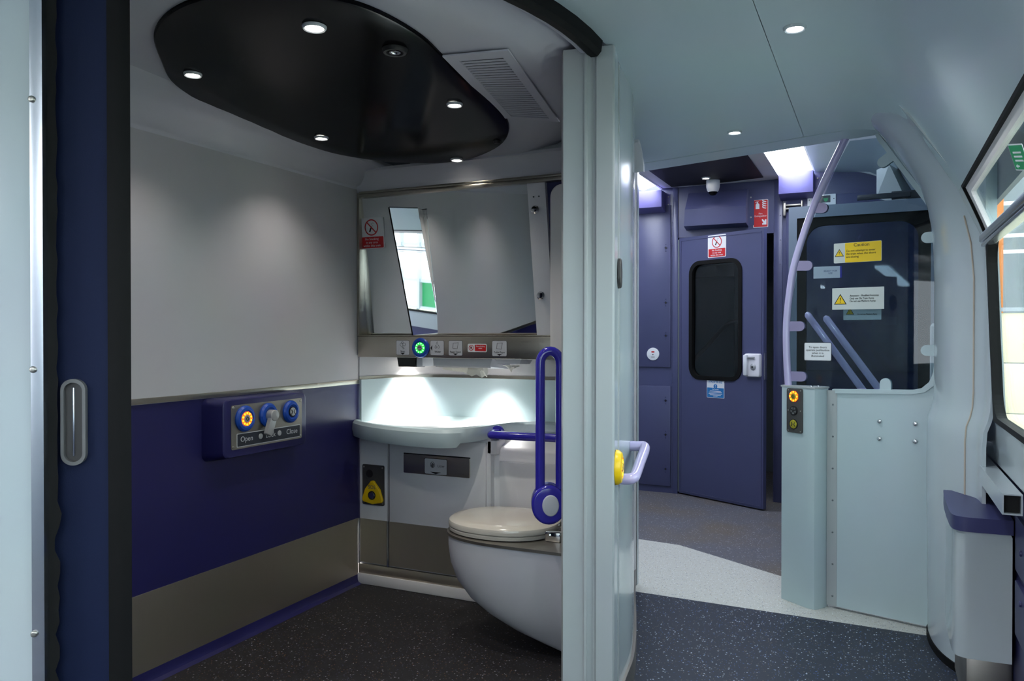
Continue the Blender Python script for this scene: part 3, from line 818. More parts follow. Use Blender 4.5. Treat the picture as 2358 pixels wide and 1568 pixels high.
for y in (2.86, 3.05):
    bm = nb(); box(bm, -1.185, -1.12, y - .016, y + .016, .436, .475, bev=.006); tube(bm, [(-1.17, y - .024, .462), (-1.17, y + .024, .462)], .009, 10)
    obj('hinge', bm, 'chrome', wc)

# grab rails
o = thing('grab_rail', 'horizontal blue grab rail on the cistern casing', 'grab rail', (-1.4, 3.25, .79))
pth = smooth_path([(-1.610, 3.30, .790), (-1.612, 3.245, .790), (-1.600, 3.212, .790), (-1.565, 3.200, .791), (-1.3, 3.200, .794), (-1.02, 3.200, .797)], 5)
obj('rail', tube(nb(), pth, .019, 16), 'rail_blue', o)
obj('wall_flange', lathe(nb(), [(0, 0), (.034, 0), (.034, .006), (.024, .012), (0, .012)], frame((-1.610, 3.300, .790), (1, 0, 0)), 24), 'rail_blue', o)
fr_ = thing('folding_grab_rail', 'blue hinged grab rail folded upright beside the toilet', 'grab rail', (-1.04, 2.59, .6))
cx, cy = -1.058, 2.592
uu = Vector((0.906, 0.4226, 0))
P0 = Vector((cx, cy, 0))
loop = [P0 + uu * -.036 + Vector((0, 0, .66))]
for z in (.8, .95, 1.08, 1.14): loop.append(P0 + uu * -.036 + Vector((0, 0, z)))
for k in range(1, 12):
    a = PI - PI * k / 12; loop.append(P0 + uu * (.036 * math.cos(a) + .0) + Vector((0, 0, 1.145 + .036 * math.sin(a) * 1.25)))
for z in (1.14, 1.08, .95, .8, .70): loop.append(P0 + uu * .036 + Vector((0, 0, z)))
obj('rail_loop', tube(nb(), loop, .0172, 16), 'rail_blue', fr_)
MG = frame(P0 + uu * -.006 + Vector((0, 0, .645)), (0.906, 0.4226, 0))
hub = obj('hinge_hub', dome(nb(), circ(.062, 36, 0, 0, .070), -.045, .032, .012, MG), 'rail_blue', fr_)
obj('hub_cap', dome(nb(), circ(.030, 28, .006, 0, .038), .028, .036, .004, MG), 'rail_end_cap', hub)
bm = nb(); loft(bm, [[MG @ Vector(v) for v in ((-.02, .03, -.02), (.05, .075, -.02), (.05, .075, .012), (-.02, .03, .012))], [MG @ Vector(v) for v in ((.03, -.03, -.02), (.075, -.02, -.02), (.075, -.02, .012), (.03, -.03, .012))]])
obj('hinge_bracket', bm, 'rail_blue', fr_)
obj('wall_plate', box(nb(), .05, .20, -.09, .09, -.03, .01, MG, bev=.01), 'rail_blue', fr_)
o = thing('changing_table', 'white rounded edge of a folded panel right of the mirror', 'folding table', (-1.2, 3.0, 1.14))
bm = nb()
dome(bm, rrect(.27, .745, .05, 0, 0, 8), 0, .06, .02, frame((-1.119, 3.12, 1.51), (1, 0, 0)))
obj('table_shell', bm, 'white_trim', o)
obj('hinge_block', box(nb(), -1.256, -1.235, 3.13, 3.16, 1.30, 1.36, bev=.004), 'white_panel', o)

# door control box on the left wall
cp = thing('door_control_panel', 'dark blue door control box on the toilet wall', 'control panel', (-2.32, 2.5, .765))
MW = frame((XL, 2.5, .882), (0, 1, 0))          # local x = +Y, y = up, z = +X (into the room)
def cpring(k, d, dy=0.0):
    return [MW @ Vector((x, y + dy, d)) for x, y in rrect(.49 * k + .0, .232 * k, .03, 0, 0, 6)]
bm = nb(); loft(bm, [cpring(1.06, 0.0, -.006), cpring(1.03, .05, -.002), cpring(1.0, .082), cpring(.985, .090), cpring(.955, .094)])
obj('housing', bm, 'toilet_blue', cp)
MP = frame((XL + .094, 2.503, .886), (0, 1, 0))
plate('face_plate', MP, .412, .174, .008, 'steel_plate', cp, -.004, .002)
for sx in (-.196, .196):
    for sy in (-.077, .077): obj('screw', dome(nb(), circ(.006, 10, sx, sy), .001, .0045, .002, MP), 'screw', cp)
plate('label_border', MP, .372, .054, .004, 'label_line', cp, .0015, .003, .008, -.053)
plate('label_field', MP, .366, .048, .003, 'label_dark', cp, .002, .0036, .008, -.053)
for tx, xx in (('Open', -.125), ('Lock', .010), ('Close', .140)):
    text('lettering', tx, .030, MP, 'label_line', cp, xx, -.051, .0038)
for xx in (-.048, .062): obj('indicator', dome(nb(), circ(.0115, 20, xx, -.050), .003, .006, .002, MP), 'knob_grey', cp)
def mloc(M, x, y, z=0.002): return M @ Matrix.Translation((x, y, z))
def cbutton(parent, M, ro, rim):
    return obj('bezel', lathe(nb(), [(0, 0), (ro, 0), (ro * .99, .006), (ro * .86, .014), (ro * .66, .016), (ro * .5, .011), (0, .011)], M, 36), rim, parent)
def chevron(M, parent, inward, s, z, m='ink'):
    for sg in (-1, 1):
        k = -sg if inward else sg
        tipx, basex = (sg * s * .25, sg * s * .95) if inward else (sg * s * .95, sg * s * .25)
        w_ = s * .42 * (1 if tipx > basex else -1)
        pts = [(basex, s), (tipx, 0), (basex, -s), (basex - w_ * .9, -s), (tipx - w_, 0), (basex - w_ * .9, s)]
        obj('arrow_mark', prism(nb(), pts, z, z + .0006, M), m, parent)
B1 = mloc(MP, -.135, .030); b = cbutton(cp, B1, .052, 'button_blue')
obj('light_ring', ringp(nb(), circ(.029, 10), circ(.0165, 10), .010, .0135, B1), 'led_orange', b)
for k in range(10):
    a = 2 * PI * k / 10 + .3
    obj('led', prism(nb(), circ(.0042, 8, .0228 * math.cos(a), .0228 * math.sin(a)), .013, .0148, B1), 'led_amber', b)
obj('push_cap', dome(nb(), circ(.0165, 20), .010, .0155, .002, B1), 'knob_grey', b); chevron(B1, b, False, .0088, .0156)
B2 = mloc(MP, -.004, .032); b = cbutton(cp, B2, .050, 'button_blue')
bm = nb(); dome(bm, circ(.023, 28), .010, .040, .003, B2)
dr = Matrix.Rotation(math.radians(-25), 4, 'Z')
ML = B2 @ Matrix.Rotation(math.radians(-22), 4, 'Z')
dome(bm, rrect(.034, .088, .006, 0, -.040), .020, .038, .003, ML)
obj('lock_lever', bm, 'knob_grey', b)
B3 = mloc(MP, .132, .034); b = cbutton(cp, B3, .048, 'button_blue')
obj('cap_ring', ringp(nb(), circ(.022, 24), circ(.018, 24), .010, .014, B3), 'ink', b)
obj('push_cap', dome(nb(), circ(.018, 24), .010, .0165, .002, B3), 'knob_grey', b); chevron(B3, b, True, .010, .0166)

# ------------------------------------------------------------------ toilet sliding door, pocket and frame on the left
wf = struct('wall_front', wallstrip(nb(), [arc(1.43, a) for a in [-97.5 + 38.4 * k / 14 for k in range(15)]], 0, CEIL, .03), 'grp', 'pale blue curved outer wall left of the toilet doorway')
jb = sroot('trim_2', (-1.47, .97, 0), 'polished metal edge strip of the doorway with screws')
bm = nb(); wallstrip(bm, [arc(1.436, -59.15), arc(1.437, -58.75), arc(1.436, -58.25)], 0.0, CEIL, .038); obj('edge_strip', bm, 'aluminium', jb)
for z in (1.697, 1.183, .678):
    x, y = arc(1.437, -58.95); a = math.radians(-58.95)
    obj('screw', dome(nb(), circ(.0065, 12), 0, .005, .003, frame((x, y, z), (-math.sin(a), math.cos(a), 0))), 'screw', jb)
bm = nb()
random.seed(3)
edge = [(x, z) for z, x in [(k * CEIL / 90, random.uniform(-.25, .25)) for k in range(91)]]
V = []
for j, z in [(k, k * CEIL / 90) for k in range(91)]:
    p0 = arc(1.418, -59.0); p1 = arc(1.405, -57.75 + (random.uniform(-.28, .28) if z < .9 else random.uniform(-.10, .10)))
    V.append([(p0[0], p0[1], z), (p1[0], p1[1], z)])
sheet(bm, V, .006); obj('brush_seal', bm, 'bristle', jb)
d2 = sroot('door_1', (-1.45, 1.03, 0), 'dark navy curved sliding toilet door, slid open')
bm = nb(); wallstrip(bm, [arc(1.385, a) for a in (-92, -86, -80, -74, -68, -64, -60, -58, -56, -55, -54.1)], 0.01, CEIL - .02, .035); obj('door_leaf', bm, 'navy_door', d2)
bm = nb(); wallstrip(bm, [arc(1.389, -54.2), arc(1.392, -53.6), arc(1.392, -53.0), arc(1.386, -52.45)], 0.01, CEIL - .02, .042); obj('edge_seal', bm, 'rubber', d2)
x, y = arc(1.386, -56.75); a = math.radians(-56.75)
MH = frame((x, y, 1.077), (-math.sin(a), math.cos(a), 0))
hd = obj('handle_recess', ringp(nb(), rrect(.046, .170, .022, 0, 0, 8), rrect(.034, .156, .0165, 0, 0, 8), -.001, .011, MH), 'cast_grey', d2)
obj('recess_pocket', prism(nb(), rrect(.034, .156, .0165, -.0, 0, 8), -.004, .0008, MH), 'sos_plate', hd)
obj('grip_ridge', box(nb(), -.0035, .0, -.068, .068, .0, .0035, MH, bev=.001), 'aluminium', hd)

# door pillar on the right of the doorway
PU = Vector((0.906, 0.4226, 0))
MPi = frame((-0.868, 2.229, 0), PU)
prof = [(0, 0), (.060, .000), (.064, .007), (.071, .007), (.074, -.002), (.084, -.004), (.092, -.010), (.097, -.010), (.101, .003), (.150, .003), (.156, -.004), (.160, -.02), (.160, -.075), (.0, -.075)]
bm = nb()
n0 = Vector((0.4226, -0.906, 0))
def plan(s, d): return Vector((-0.868, 2.229, 0)) + PU * s + n0 * d
loft(bm, [[plan(s, d) for s, d in prof], [plan(s, d) + Vector((0, 0, 2.112 + .10 * s)) for s, d in prof]])
struct('trim_3', bm, 'grp_pale', 'pale grey ridged door pillar between toilet and corridor')
# curved black seal along the top of the doorway
bm = nb()
rings = []
for k in range(26):
    a = 2 - 100 * k / 25
    rings.append([(*arc(R, a), z) for R, z in ((1.395, 2.135), (1.402, 2.095), (1.415, 2.085), (1.435, 2.085), (1.447, 2.098), (1.452, 2.135))])
loft(bm, rings)
struct('trim_4', bm, 'rubber', 'black rubber seal curving along the door head')
bm = nb()
rings = []
for k in range(26):
    a = 3 - 100 * k / 25
    rings.append([(*arc(R, a), z) for R, z in ((1.375, 2.16), (1.38, 2.105), (1.398, 2.10), (1.40, 2.16))])
loft(bm, rings)
struct('trim_5', bm, 'white_ceiling', 'white inner rim of the door head')

# ------------------------------------------------------------------ corridor side of the toilet
wp = struct('wall_corridor', wallstrip(nb(), POD, 0, 2.14, .03), 'grp', 'glossy pale blue curved corridor wall of the toilet')
bm = nb(); wallstrip(bm, [(x + .010, y + .001) for x, y in POD], 0.0, .085, .012); obj('kick_plate', bm, 'steel_plate', wp)
bm = nb(); wallstrip(bm, [(x + .0015, y) for x, y in POD[4:6]], 0.09, 2.12, .003)
obj('joint_cover', bm, 'grp_pale', wp)
struct('wall_vestibule', box(nb(), XL, -1.085, 3.79, 3.83, 0, 2.45), 'grp', 'pale blue wall between toilet and vestibule')
def podframe(y, z, off=0.0):
    for (x0, y0), (x1, y1) in zip(POD, POD[1:]):
        if y0 <= y <= y1:
            t = (y - y0) / (y1 - y0); d = Vector((x1 - x0, y1 - y0, 0)).normalized()
            n = Vector((d.y, -d.x, 0)); p = Vector((x0 + (x1 - x0) * t, y, z)) + n * off
            return frame(p, d), n
    raise ValueError
M, n = podframe(2.352, .835, .002)
o = thing('door_open_button', 'yellow round button lit orange on the corridor wall', 'button', M.translation)
obj('bezel', lathe(nb(), [(0, 0), (.055, 0), (.054, .008), (.046, .018), (.034, .021), (.026, .015), (0, .015)], M, 32), 'button_yellow', o)
obj('light_ring', ringp(nb(), circ(.028, 10), circ(.015, 10), .014, .020, M), 'led_orange', o)
obj('push_cap', dome(nb(), circ(.0155, 20), .014, .022, .002, M), 'brass_button', o)
for k in range(10):
    a = 2 * PI * k / 10; obj('led', prism(nb(), circ(.004, 8, .022 * math.cos(a), .022 * math.sin(a)), .0195, .0212, M), 'led_amber', o)
M, n = podframe(2.42, 1.445, .002)
o = thing('wall_lamp', 'dark oval indicator on the pillar edge of the corridor wall', 'indicator', M.translation)
obj('indicator_body', dome(nb(), circ(.03, 24, 0, 0, .048), 0, .010, .005, M), 'sos_plate', o)
# lilac grab handle on the corridor wall
o = thing('lilac_handrail', 'short lilac handrail on the corridor wall beside the toilet pillar', 'handrail', (-.75, 2.6, .78))
M1, n1 = podframe(2.43, .785); M2, n2 = podframe(2.71, .852)
a, b = M1.translation, M2.translation
nn = Vector((.97, .2, 0)).normalized()
o1 = a + nn * .050; o2 = b + nn * .055
pth = smooth_path([a, a.lerp(o1, .55), o1 + (a - o1) * .12 + (o2 - o1) * .03, o1 + (o2 - o1) * .12, o1.lerp(o2, .5), o2 + (o1 - o2) * .12, o2 + (b - o2) * .12, b.lerp(o2, .5), b], 5)
obj('rail', tube(nb(), pth, .018, 14), 'lilac', o)

# ------------------------------------------------------------------ corridor ceiling and cove
def portal(s, off=0.0):      # plan line of the portal, s metres to the right of the post flange
    p = S0 + SU * s + Vector((-0.270, -0.963, 0)) * off
    return (p.x, p.y)
arc_o = [arc(1.445, a) for a in range(0, -98, -4)]
Lr = POD[::-1]
plc = [(-0.30, -6), portal(-.073, .16), portal(-1.05, .16)] + [(x - .02, y) for x, y in Lr if y < 3.98] + arc_o + [(XL, .77), (XL, -6)]
ceil_c = struct('ceiling', prism(nb(), plc, CEIL, CEIL + .03), 'grp_ceiling', 'glossy pale blue corridor ceiling')
bm = nb(); prism(bm, [portal(-1.10, .153), portal(.215, .153), portal(.20, -.012), portal(-1.10, -.012)], CEIL - .002, CEIL + .05)
struct('trim_6', bm, 'grp_ceiling', 'pale blue ceiling edge beam above the screen')
bm = nb(); prism(bm, [portal(-1.10, .162), portal(.2, .162), portal(.2, .150), portal(-1.10, .150)], CEIL + .004, CEIL + .03)
struct('trim_7', bm, 'ink', 'dark seam strip in the corridor ceiling')  # dark strip filling the ceiling seam
COVE = [(-.302, 2.13), (-.24, 2.13), (-.17, 2.1295), (-.11, 2.127), (-.06, 2.121), (-.01, 2.109), (.04, 2.085), (.07, 2.062), (.10, 2.03), (.15, 1.955), (.20, 1.872), (.235, 1.812), (.262, 1.765)]
bm = nb()
yend = lambda x: 3.701 - .2804 * (x + .230) if x < .02 else 3.82
rows = [[(x, -6 + (yend(x) + 6) * k / 12, z) for x, z in COVE] for k in range(13)]
sheet(bm, rows, -.02)
struct('cove_right', bm, 'grp_ceiling', None, ceil_c)
for (x, y), lb in (((-.218, 2.385), 'nearer bright downlight in the pale blue corridor ceiling'), ((-.566, 3.50), 'farther small downlight in the pale blue corridor ceiling'), ((-.20, 1.15), 'unseen downlight added above the camera for more ambient light'), ((-.55, .05), 'unseen downlight added behind the camera for more ambient light')):
    downlight(x, y, CEIL, lb, 'downlights in the corridor ceiling', 'lamp_cool', 12.0, .031, 150, (.93, .97, 1.0), 'grp')  # the last two are unseen, added to raise the ambient light

# ------------------------------------------------------------------ right body side with windows
PRO = [(0.0, .380), (.8, .378), (.86, .372), (.96, .364), (1.02, .361), (1.10, .358), (1.25, .351), (1.42, .345), (1.575, .338), (1.63, .318), (1.70, .290), (1.765, .262)]
def sx(z):
    for (z0, x0), (z1, x1) in zip(PRO, PRO[1:]):
        if z0 <= z <= z1: return x0 + (x1 - x0) * (z - z0) / (z1 - z0)
    return PRO[-1][1]
WINS = [(0.95, 3.10), (-2.3, 0.60), (-5.2, -2.7)]
WZ0, WZ1 = .955, 1.755
zs = [0.80, .86, .955, 1.02, 1.10, 1.25, 1.42, 1.575, 1.63, 1.70, 1.755, 1.765]
ys = [-6, -5.2, -2.7, -2.3, .60, .95, 3.10, 3.80]
bm = nb()
for i in range(len(ys) - 1):
    for j in range(len(zs) - 1):
        inwin = any(abs(ys[i] - a) < 1e-6 and abs(ys[i + 1] - b) < 1e-6 for a, b in WINS) and zs[j] >= WZ0 - 1e-6 and zs[j + 1] <= WZ1 + 1e-6
        if inwin: continue
        q = [(sx(zs[j]), ys[i]), (sx(zs[j + 1]), ys[i])]
        v = [(sx(zs[j]), ys[i], zs[j]), (sx(zs[j]), ys[i + 1], zs[j]), (sx(zs[j + 1]), ys[i + 1], zs[j + 1]), (sx(zs[j + 1]), ys[i], zs[j + 1])]
        loft(bm, [v, [(x + .03, y, z) for x, y, z in v]])
bmesh.ops.remove_doubles(bm, verts=bm.verts[:], dist=1e-5)
wr = struct('wall_right', bm, 'grp', 'pale blue window surround of the right body side')
obj('lower_panel', box(nb(), .40, .44, -6, 3.80, 0, .80), 'navy_dark', wr)
for zz in (.62, .42):
    obj('rib', box(nb(), .388, .402, -6, 2.86, zz - .10, zz + .07, bev=.004), 'navy_dark', wr)
for (y, z) in ((2.74, .60), (2.74, .45), (2.5, .60)):
    obj('screw', dome(nb(), circ(.009, 10), 0, .006, .003, frame((.388, y, z), (0, -1, 0))), 'navy_dark', wr)
def sidept(y, z, off=0.0): return Vector((sx(z) + off, y, z))
def window(idx, y0, y1):
    wroot = sroot('window_%d' % idx, (.38, (y0 + y1) / 2, WZ0), 'side window with rubber seal and opening top light')
    yc, zcn = (y0 + y1) / 2, (WZ0 + 1.575) / 2
    def ring(outer, inner, o0, o1, name, m):
        bm = nb()
        V = lambda P, off: [bm.verts.new(sidept(p[0], max(.955, min(1.765, p[1])), off)) for p in P]
        a0, a1, b0, b1 = V(outer, o0), V(outer, o1), V(inner, o0), V(inner, o1)
        n = len(outer)
        for i in range(n):
            j = (i + 1) % n
            bm.faces.new((a0[i], a0[j], a1[j], a1[i])); bm.faces.new((b0[j], b0[i], b1[i], b1[j]))
            bm.faces.new((a1[i], a1[j], b1[j], b1[i])); bm.faces.new((a0[j], a0[i], b0[i], b0[j]))
        return obj(name, bm, m, wroot)
    def dense(P, k=6):
        out = []
        for i in range(len(P)):
            p, q = P[i], P[(i + 1) % len(P)]
            for s in range(k): out.append((p[0] + (q[0] - p[0]) * s / k, p[1] + (q[1] - p[1]) * s / k))
        return out
    wd = y1 - y0
    hl = 1.575 - WZ0; hu = WZ1 - 1.575
    ring(dense(rrect(wd + .006, hl, .002, yc, zcn, 8)), dense(rrect(wd - .05, hl - .03, .09, yc, zcn + .004, 8)), -.008, .022, 'lower_seal', 'rubber')
    zu = (1.575 + WZ1) / 2
    ring(dense(rrect(wd + .012, hu + .012, .002, yc, zu, 4)), dense(rrect(wd - .004, hu - .004, .004, yc, zu, 4)), -.006, .016, 'upper_seal', 'rubber')
    ring(dense(rrect(wd - .004, hu - .004, .004, yc, zu, 4)), dense(rrect(wd - .11, hu - .05, .02, yc, zu, 4)), .004, .020, 'top_light_frame', 'white_trim')
    for nm, za, zb in (('lower_pane', WZ0 + .005, 1.57), ('upper_pane', 1.58, WZ1 - .01)):
        bm = nb(); rows = [[sidept(y, za + (zb - za) * k / 8, .016) for y in (y0 + .01, y1 - .01)] for k in range(9)]
        sheet(bm, rows, .004); obj(nm, bm, 'pane_glass', wroot)
    bm = nb(); box(bm, .312, .352, y0 - .004, y1 + .004, 1.562, 1.590, bev=.006); box(bm, .318, .350, y0, y1, 1.548, 1.560, bev=.003)
    obj('transom', bm, 'aluminium', wroot)
for k, (a, b) in enumerate(WINS): window(k + 1, a, b)
# green sticker in the top light
MST = frame((.299, 2.17, 1.665), (0.10, -1, 0.02), (-.36, 0, 1))
MST = MST @ Matrix.Rotation(math.radians(-14), 4, 'Z')
o = thing('green_notice', 'small tilted green notice on the opening window pane', 'notice', MST.translation)
plate('notice_plate', MST, .092, .066, .003, 'sign_white', o, 0, .001)
plate('green_field', MST, .086, .060, .002, 'sign_green', o, .0006, .0016)
for yy in (.012, .002, -.008): obj('text_line', box(nb(), -.026, .026, yy - .0022, yy + .0022, .0014, .002, MST), 'sign_white', o)
obj('arrow', prism(nb(), [(-.034, -.022), (-.022, -.017), (-.022, -.020), (-.010, -.020), (-.010, -.024), (-.022, -.024), (-.022, -.027)], .0014, .002, MST), 'sign_white', o)

# conduit under the window
o = thing('cable_conduit', 'square pale metal conduit running under the side window', 'conduit', (.36, 2.9, .76))
bm = nb(); ringp(bm, [(-.028, -.03), (.022, -.03), (.022, .03), (-.028, .03)], [(-.024, -.026), (.018, -.026), (.018, .026), (-.024, .026)], 0, 1.2, frame((.352, 2.62 + 1.2 - .0, .765), (1, 0, 0)) @ Matrix.Translation((0, 0, 0)))
obj('channel', bm, 'grp', o)
obj('core', box(nb(), .330, .369, 2.64, 3.8, .74, .79), 'dark_void', o)

# boxed casing with blue top
o = thing('casing_box', 'pale blue boxed casing with a dark blue top by the window', 'casing', (.30, 3.08, .22))
top = smooth_path([(.222, 3.30, 0), (.218, 3.20, 0), (.216, 3.02, 0), (.220, 2.905, 0), (.245, 2.872, 0), (.29, 2.868, 0), (.386, 2.872, 0)], 5)
tp = [(p.x, p.y) for p in top] + [(.392, 3.34), (.225, 3.34)]
bm = nb(); prism(bm, tp, .622, .668); obj('blue_top', bm, 'navy_dark', o)
bd = [((x - .30) * .95 + .303, (y - 3.1) * .96 + 3.1) for x, y in tp]
bm = nb(); loft(bm, [[(x, y, .215) for x, y in bd], [(x, y, .24) for x, y in bd], [(x, y, .612) for x, y in bd], [(x - .006, y - .006, .624) for x, y in bd]])
obj('casing_shell', bm, 'grp', o)
obj('plinth', box(nb(), .262, .40, 2.95, 3.33, 0, .222, bev=.02), 'steel_plate', o)

# moulded pillar at the right of the screen
plan_m = [(.250, 3.775), (.224, 3.745), (.212, 3.69), (.214, 3.60), (.226, 3.50), (.248, 3.41), (.278, 3.34), (.315, 3.275), (.345, 3.215), (.352, 3.12)]
pm = smooth_path([(a, b, 0) for a, b in plan_m], 4)
rows = []
for z, sl, sr in ((0.03, -.020, -.020), (.6, -.026, -.026), (.86, -.026, -.026), (.915, -.022, -.022), (.95, -.010, -.010), (.985, -.003, -.003), (1.04, 0.0, 0), (1.45, 0.0, 0), (1.58, 0.0, -.012), (1.68, .004, -.04), (1.765, .006, -.086), (1.85, -.004, -.14), (1.95, -.056, -.205), (2.03, -.105, -.26), (2.09, -.143, -.305), (2.124, -.170, -.35)):
    nP = len(pm) - 1
    rows.append([(p.x + sl + (sr - sl) * (i / nP) ** .8, p.y, z) for i, p in enumerate(pm)])
bm = nb(); sheet(bm, rows, .012)
struct('trim_8', bm, 'grp', 'glossy pale blue moulded pillar beside the screen')
bm = nb(); tube(bm, [(r[0][0] if False else r[4 * 7][0] - .001, r[4 * 7][1] - .002, r[4 * 7][2]) for r in rows[1:10]], .003, 6)
struct('trim_9', bm, 'seam', 'beige sealant joint on the moulded pillar')
bm = nb(); tube(bm, [(.213, 3.722, .02), (.215, 3.720, .9), (.222, 3.718, 1.0), (.223, 3.716, 1.5)], .004, 6)
struct('trim_10', bm, 'seam', 'beige sealant joint between screen and pillar')
bm = nb(); wallstrip(bm, [(p.x - .004, p.y) for p in pm], 0, .03, -.02); struct('baseboard_right', bm, 'rubber', 'dark base of the moulded pillar')

# ------------------------------------------------------------------ glazed screen
sc = thing('draught_screen', 'pale blue and glass screen with a lilac pole at the corridor end', 'screen', (S0.x, S0.y, 0))
outl = [(0, .012), (.452, .012), (.452, 1.79), (.225, 2.150), (.178, 2.150)]
inner = [(.182, 2.128), (.192, 2.10), (.405, 1.770), (.417, 1.735), (.420, 1.70), (.420, 1.13), (.416, 1.085), (.400, 1.048), (.372, 1.022), (.335, 1.012), (0, 1.0)]
bm = nb(); prism(bm, outl + inner, -.030, 0.0, MS)
obj('screen_panel', bm, 'grp_satin', sc)
fw = [(0.015, 1.0)] + inner[::-1][1:]
fo = [(.015, .982), (.338, .994), (.385, 1.005), (.418, 1.033), (.435, 1.078), (.439, 1.13), (.439, 1.70), (.436, 1.740), (.422, 1.782), (.208, 2.112), (.196, 2.128)]
bm = nb()
loop2 = [(0, 0)]
for i in range(len(fw) - 1):
    q = [fw[i], fw[i + 1], fo[i + 1], fo[i]]
    prism(bm, q, .0005, .008, MS)
bmesh.ops.remove_doubles(bm, verts=bm.verts[:], dist=1e-5)
obj('aperture_trim', bm, 'grp_satin', sc)
gl_ = [(-.195, 1.005), (.335, 1.012), (.400, 1.048), (.420, 1.13), (.420, 1.735), (.190, 2.115), (.07, 2.12), (.03, 2.05), (-.085, 1.80), (-.155, 1.60), (-.192, 1.40), (-.203, 1.25)]
bm = nb(); prism(bm, gl_, -.018, -.012, MS); obj('glass_pane', bm, 'screen_glass', sc)
rp = smooth_path([MS @ Vector(v) for v in ((-.204, 1.0, -.006), (-.212, 1.12, -.006), (-.215, 1.28, -.006), (-.200, 1.45, -.006), (-.172, 1.60, -.006), (-.092, 1.835, -.006), (-.03, 1.97, -.006), (.058, 2.145, -.006))], 8)
obj('pole', tube(nb(), rp, .0165, 16), 'lilac', sc)
def clip(s, z, ang, m, L=.058, wd=.046):
    Mc = MS @ Matrix.Translation((s, z, 0)) @ Matrix.Rotation(math.radians(ang), 4, 'Z')
    pts = [(0, -wd / 2)] + [(L - wd / 2 + wd / 2 * math.cos(a), wd / 2 * math.sin(a)) for a in [-PI / 2 + PI * k / 10 for k in range(11)]] + [(0, wd / 2)]
    bm = nb(); prism(bm, pts, -.010, -.004, Mc); prism(bm, pts, -.024, -.0185, Mc)
    obj('clip', bm, m, sc)
for s, z, a in ((-.195, 1.052, 0), (-.204, 1.288, 0), (-.168, 1.572, -3), (-.100, 1.838, -8)): clip(s, z, a, 'lilac_clip_shade', .075)
for s, z, a in ((.435, 1.660, 180), (.435, 1.182, 180), (.250, 2.030, 214)): clip(s, z, a, 'grp_satin', .070)
clip(.225, 1.000, 90, 'grp_satin', .058)
for x, y in ((.203, .868), (.203, .792), (.347, .868), (.347, .792)):
    obj('bolt', dome(nb(), circ(.010, 16, x, y), 0, .007, .005, MS), 'chrome', sc)
obj('joint_flange', prism(nb(), [(-.022, .012), (.022, .012), (.022, .995), (-.022, .995)], .0, .002, MS), 'grp_pale', sc)
for k in range(7):
    obj('rivet', dome(nb(), circ(.0042, 10, .004, .930 - k * .1455), .0018, .005, .002, MS), 'rivet_grey', sc)
# control post
po = thing('control_post', 'pale blue floor post with door buttons at the screen edge', 'post', (-.33, 3.86, 0))
pp = [(-.410, 3.897), (-.300, 3.8135), (-.278, 3.800), (-.258, 3.796), (-.243, 3.806), (-.214, 3.852), (-.205, 3.880), (-.235, 3.915), (-.395, 3.945)]
bm = nb(); prism(bm, pp, 0, 1.003); obj('post_body', bm, 'grp_satin', po)
cpp = [((x + .31) * 1.05 - .31, (y - 3.86) * 1.06 + 3.86) for x, y in pp]
bm = nb(); prism(bm, cpp, 1.003, 1.010); obj('post_cap', bm, 'grp_pale', po)
for x, y in ((-.275, 3.845), (-.245, 3.86)): obj('cap_screw', dome(nb(), circ(.008, 10), 0, .005, .003, Matrix.Translation((x, y, 1.010))), 'chrome', po)
MB = frame((-.345, 3.848, .897), (.799, -.603, 0))
MB = MB @ Matrix.Translation((0, 0, .001))
cpn = obj('button_plate', dome(nb(), rrect(.092, .206, .010), 0, .006, .002, MB), 'sos_plate', po)
for y in (.094, 0, -.094):
    for x in (-.036, .036): obj('screw', prism(nb(), circ(.0035, 8, x, y), .005, .0066, MB), 'screw', cpn)
b1 = mloc(MB, -.002, .066, .006)
obj('light_ring', ringp(nb(), circ(.026, 8, a0=.39), circ(.0145, 8, a0=.39), 0, .004, b1), 'led_orange', cpn)
for k in range(8):
    a = 2 * PI * k / 8; obj('led', prism(nb(), circ(.0042, 8, .0205 * math.cos(a), .0205 * math.sin(a)), .0035, .005, b1), 'led_amber', cpn)
obj('open_button', dome(nb(), circ(.0148, 20), 0, .006, .002, b1), 'brass_button', cpn); chevron(b1, cpn, False, .008, .0061)
b2 = mloc(MB, -.002, 0, .006)
obj('speaker_button', dome(nb(), circ(.0225, 24), 0, .005, .002, b2), 'ink', cpn)
for k in range(5):
    a0 = 2 * PI * k / 5 + .3
    obj('vane', prism(nb(), [(.004 * math.cos(a0 + .6), .004 * math.sin(a0 + .6)), (.016 * math.cos(a0 + .15), .016 * math.sin(a0 + .15)), (.017 * math.cos(a0 + .6), .017 * math.sin(a0 + .6)), (.016 * math.cos(a0 + 1.05), .016 * math.sin(a0 + 1.05))], .0045, .0056, b2), 'cast_grey', cpn)
b3 = mloc(MB, -.002, -.063, .006)
obj('button_ring', ringp(nb(), circ(.0235, 24), circ(.0205, 24), 0, .004, b3), 'ink', cpn)
obj('close_button', dome(nb(), circ(.0205, 24), 0, .006, .002, b3), 'brass_button', cpn); chevron(b3, cpn, True, .010, .0061)

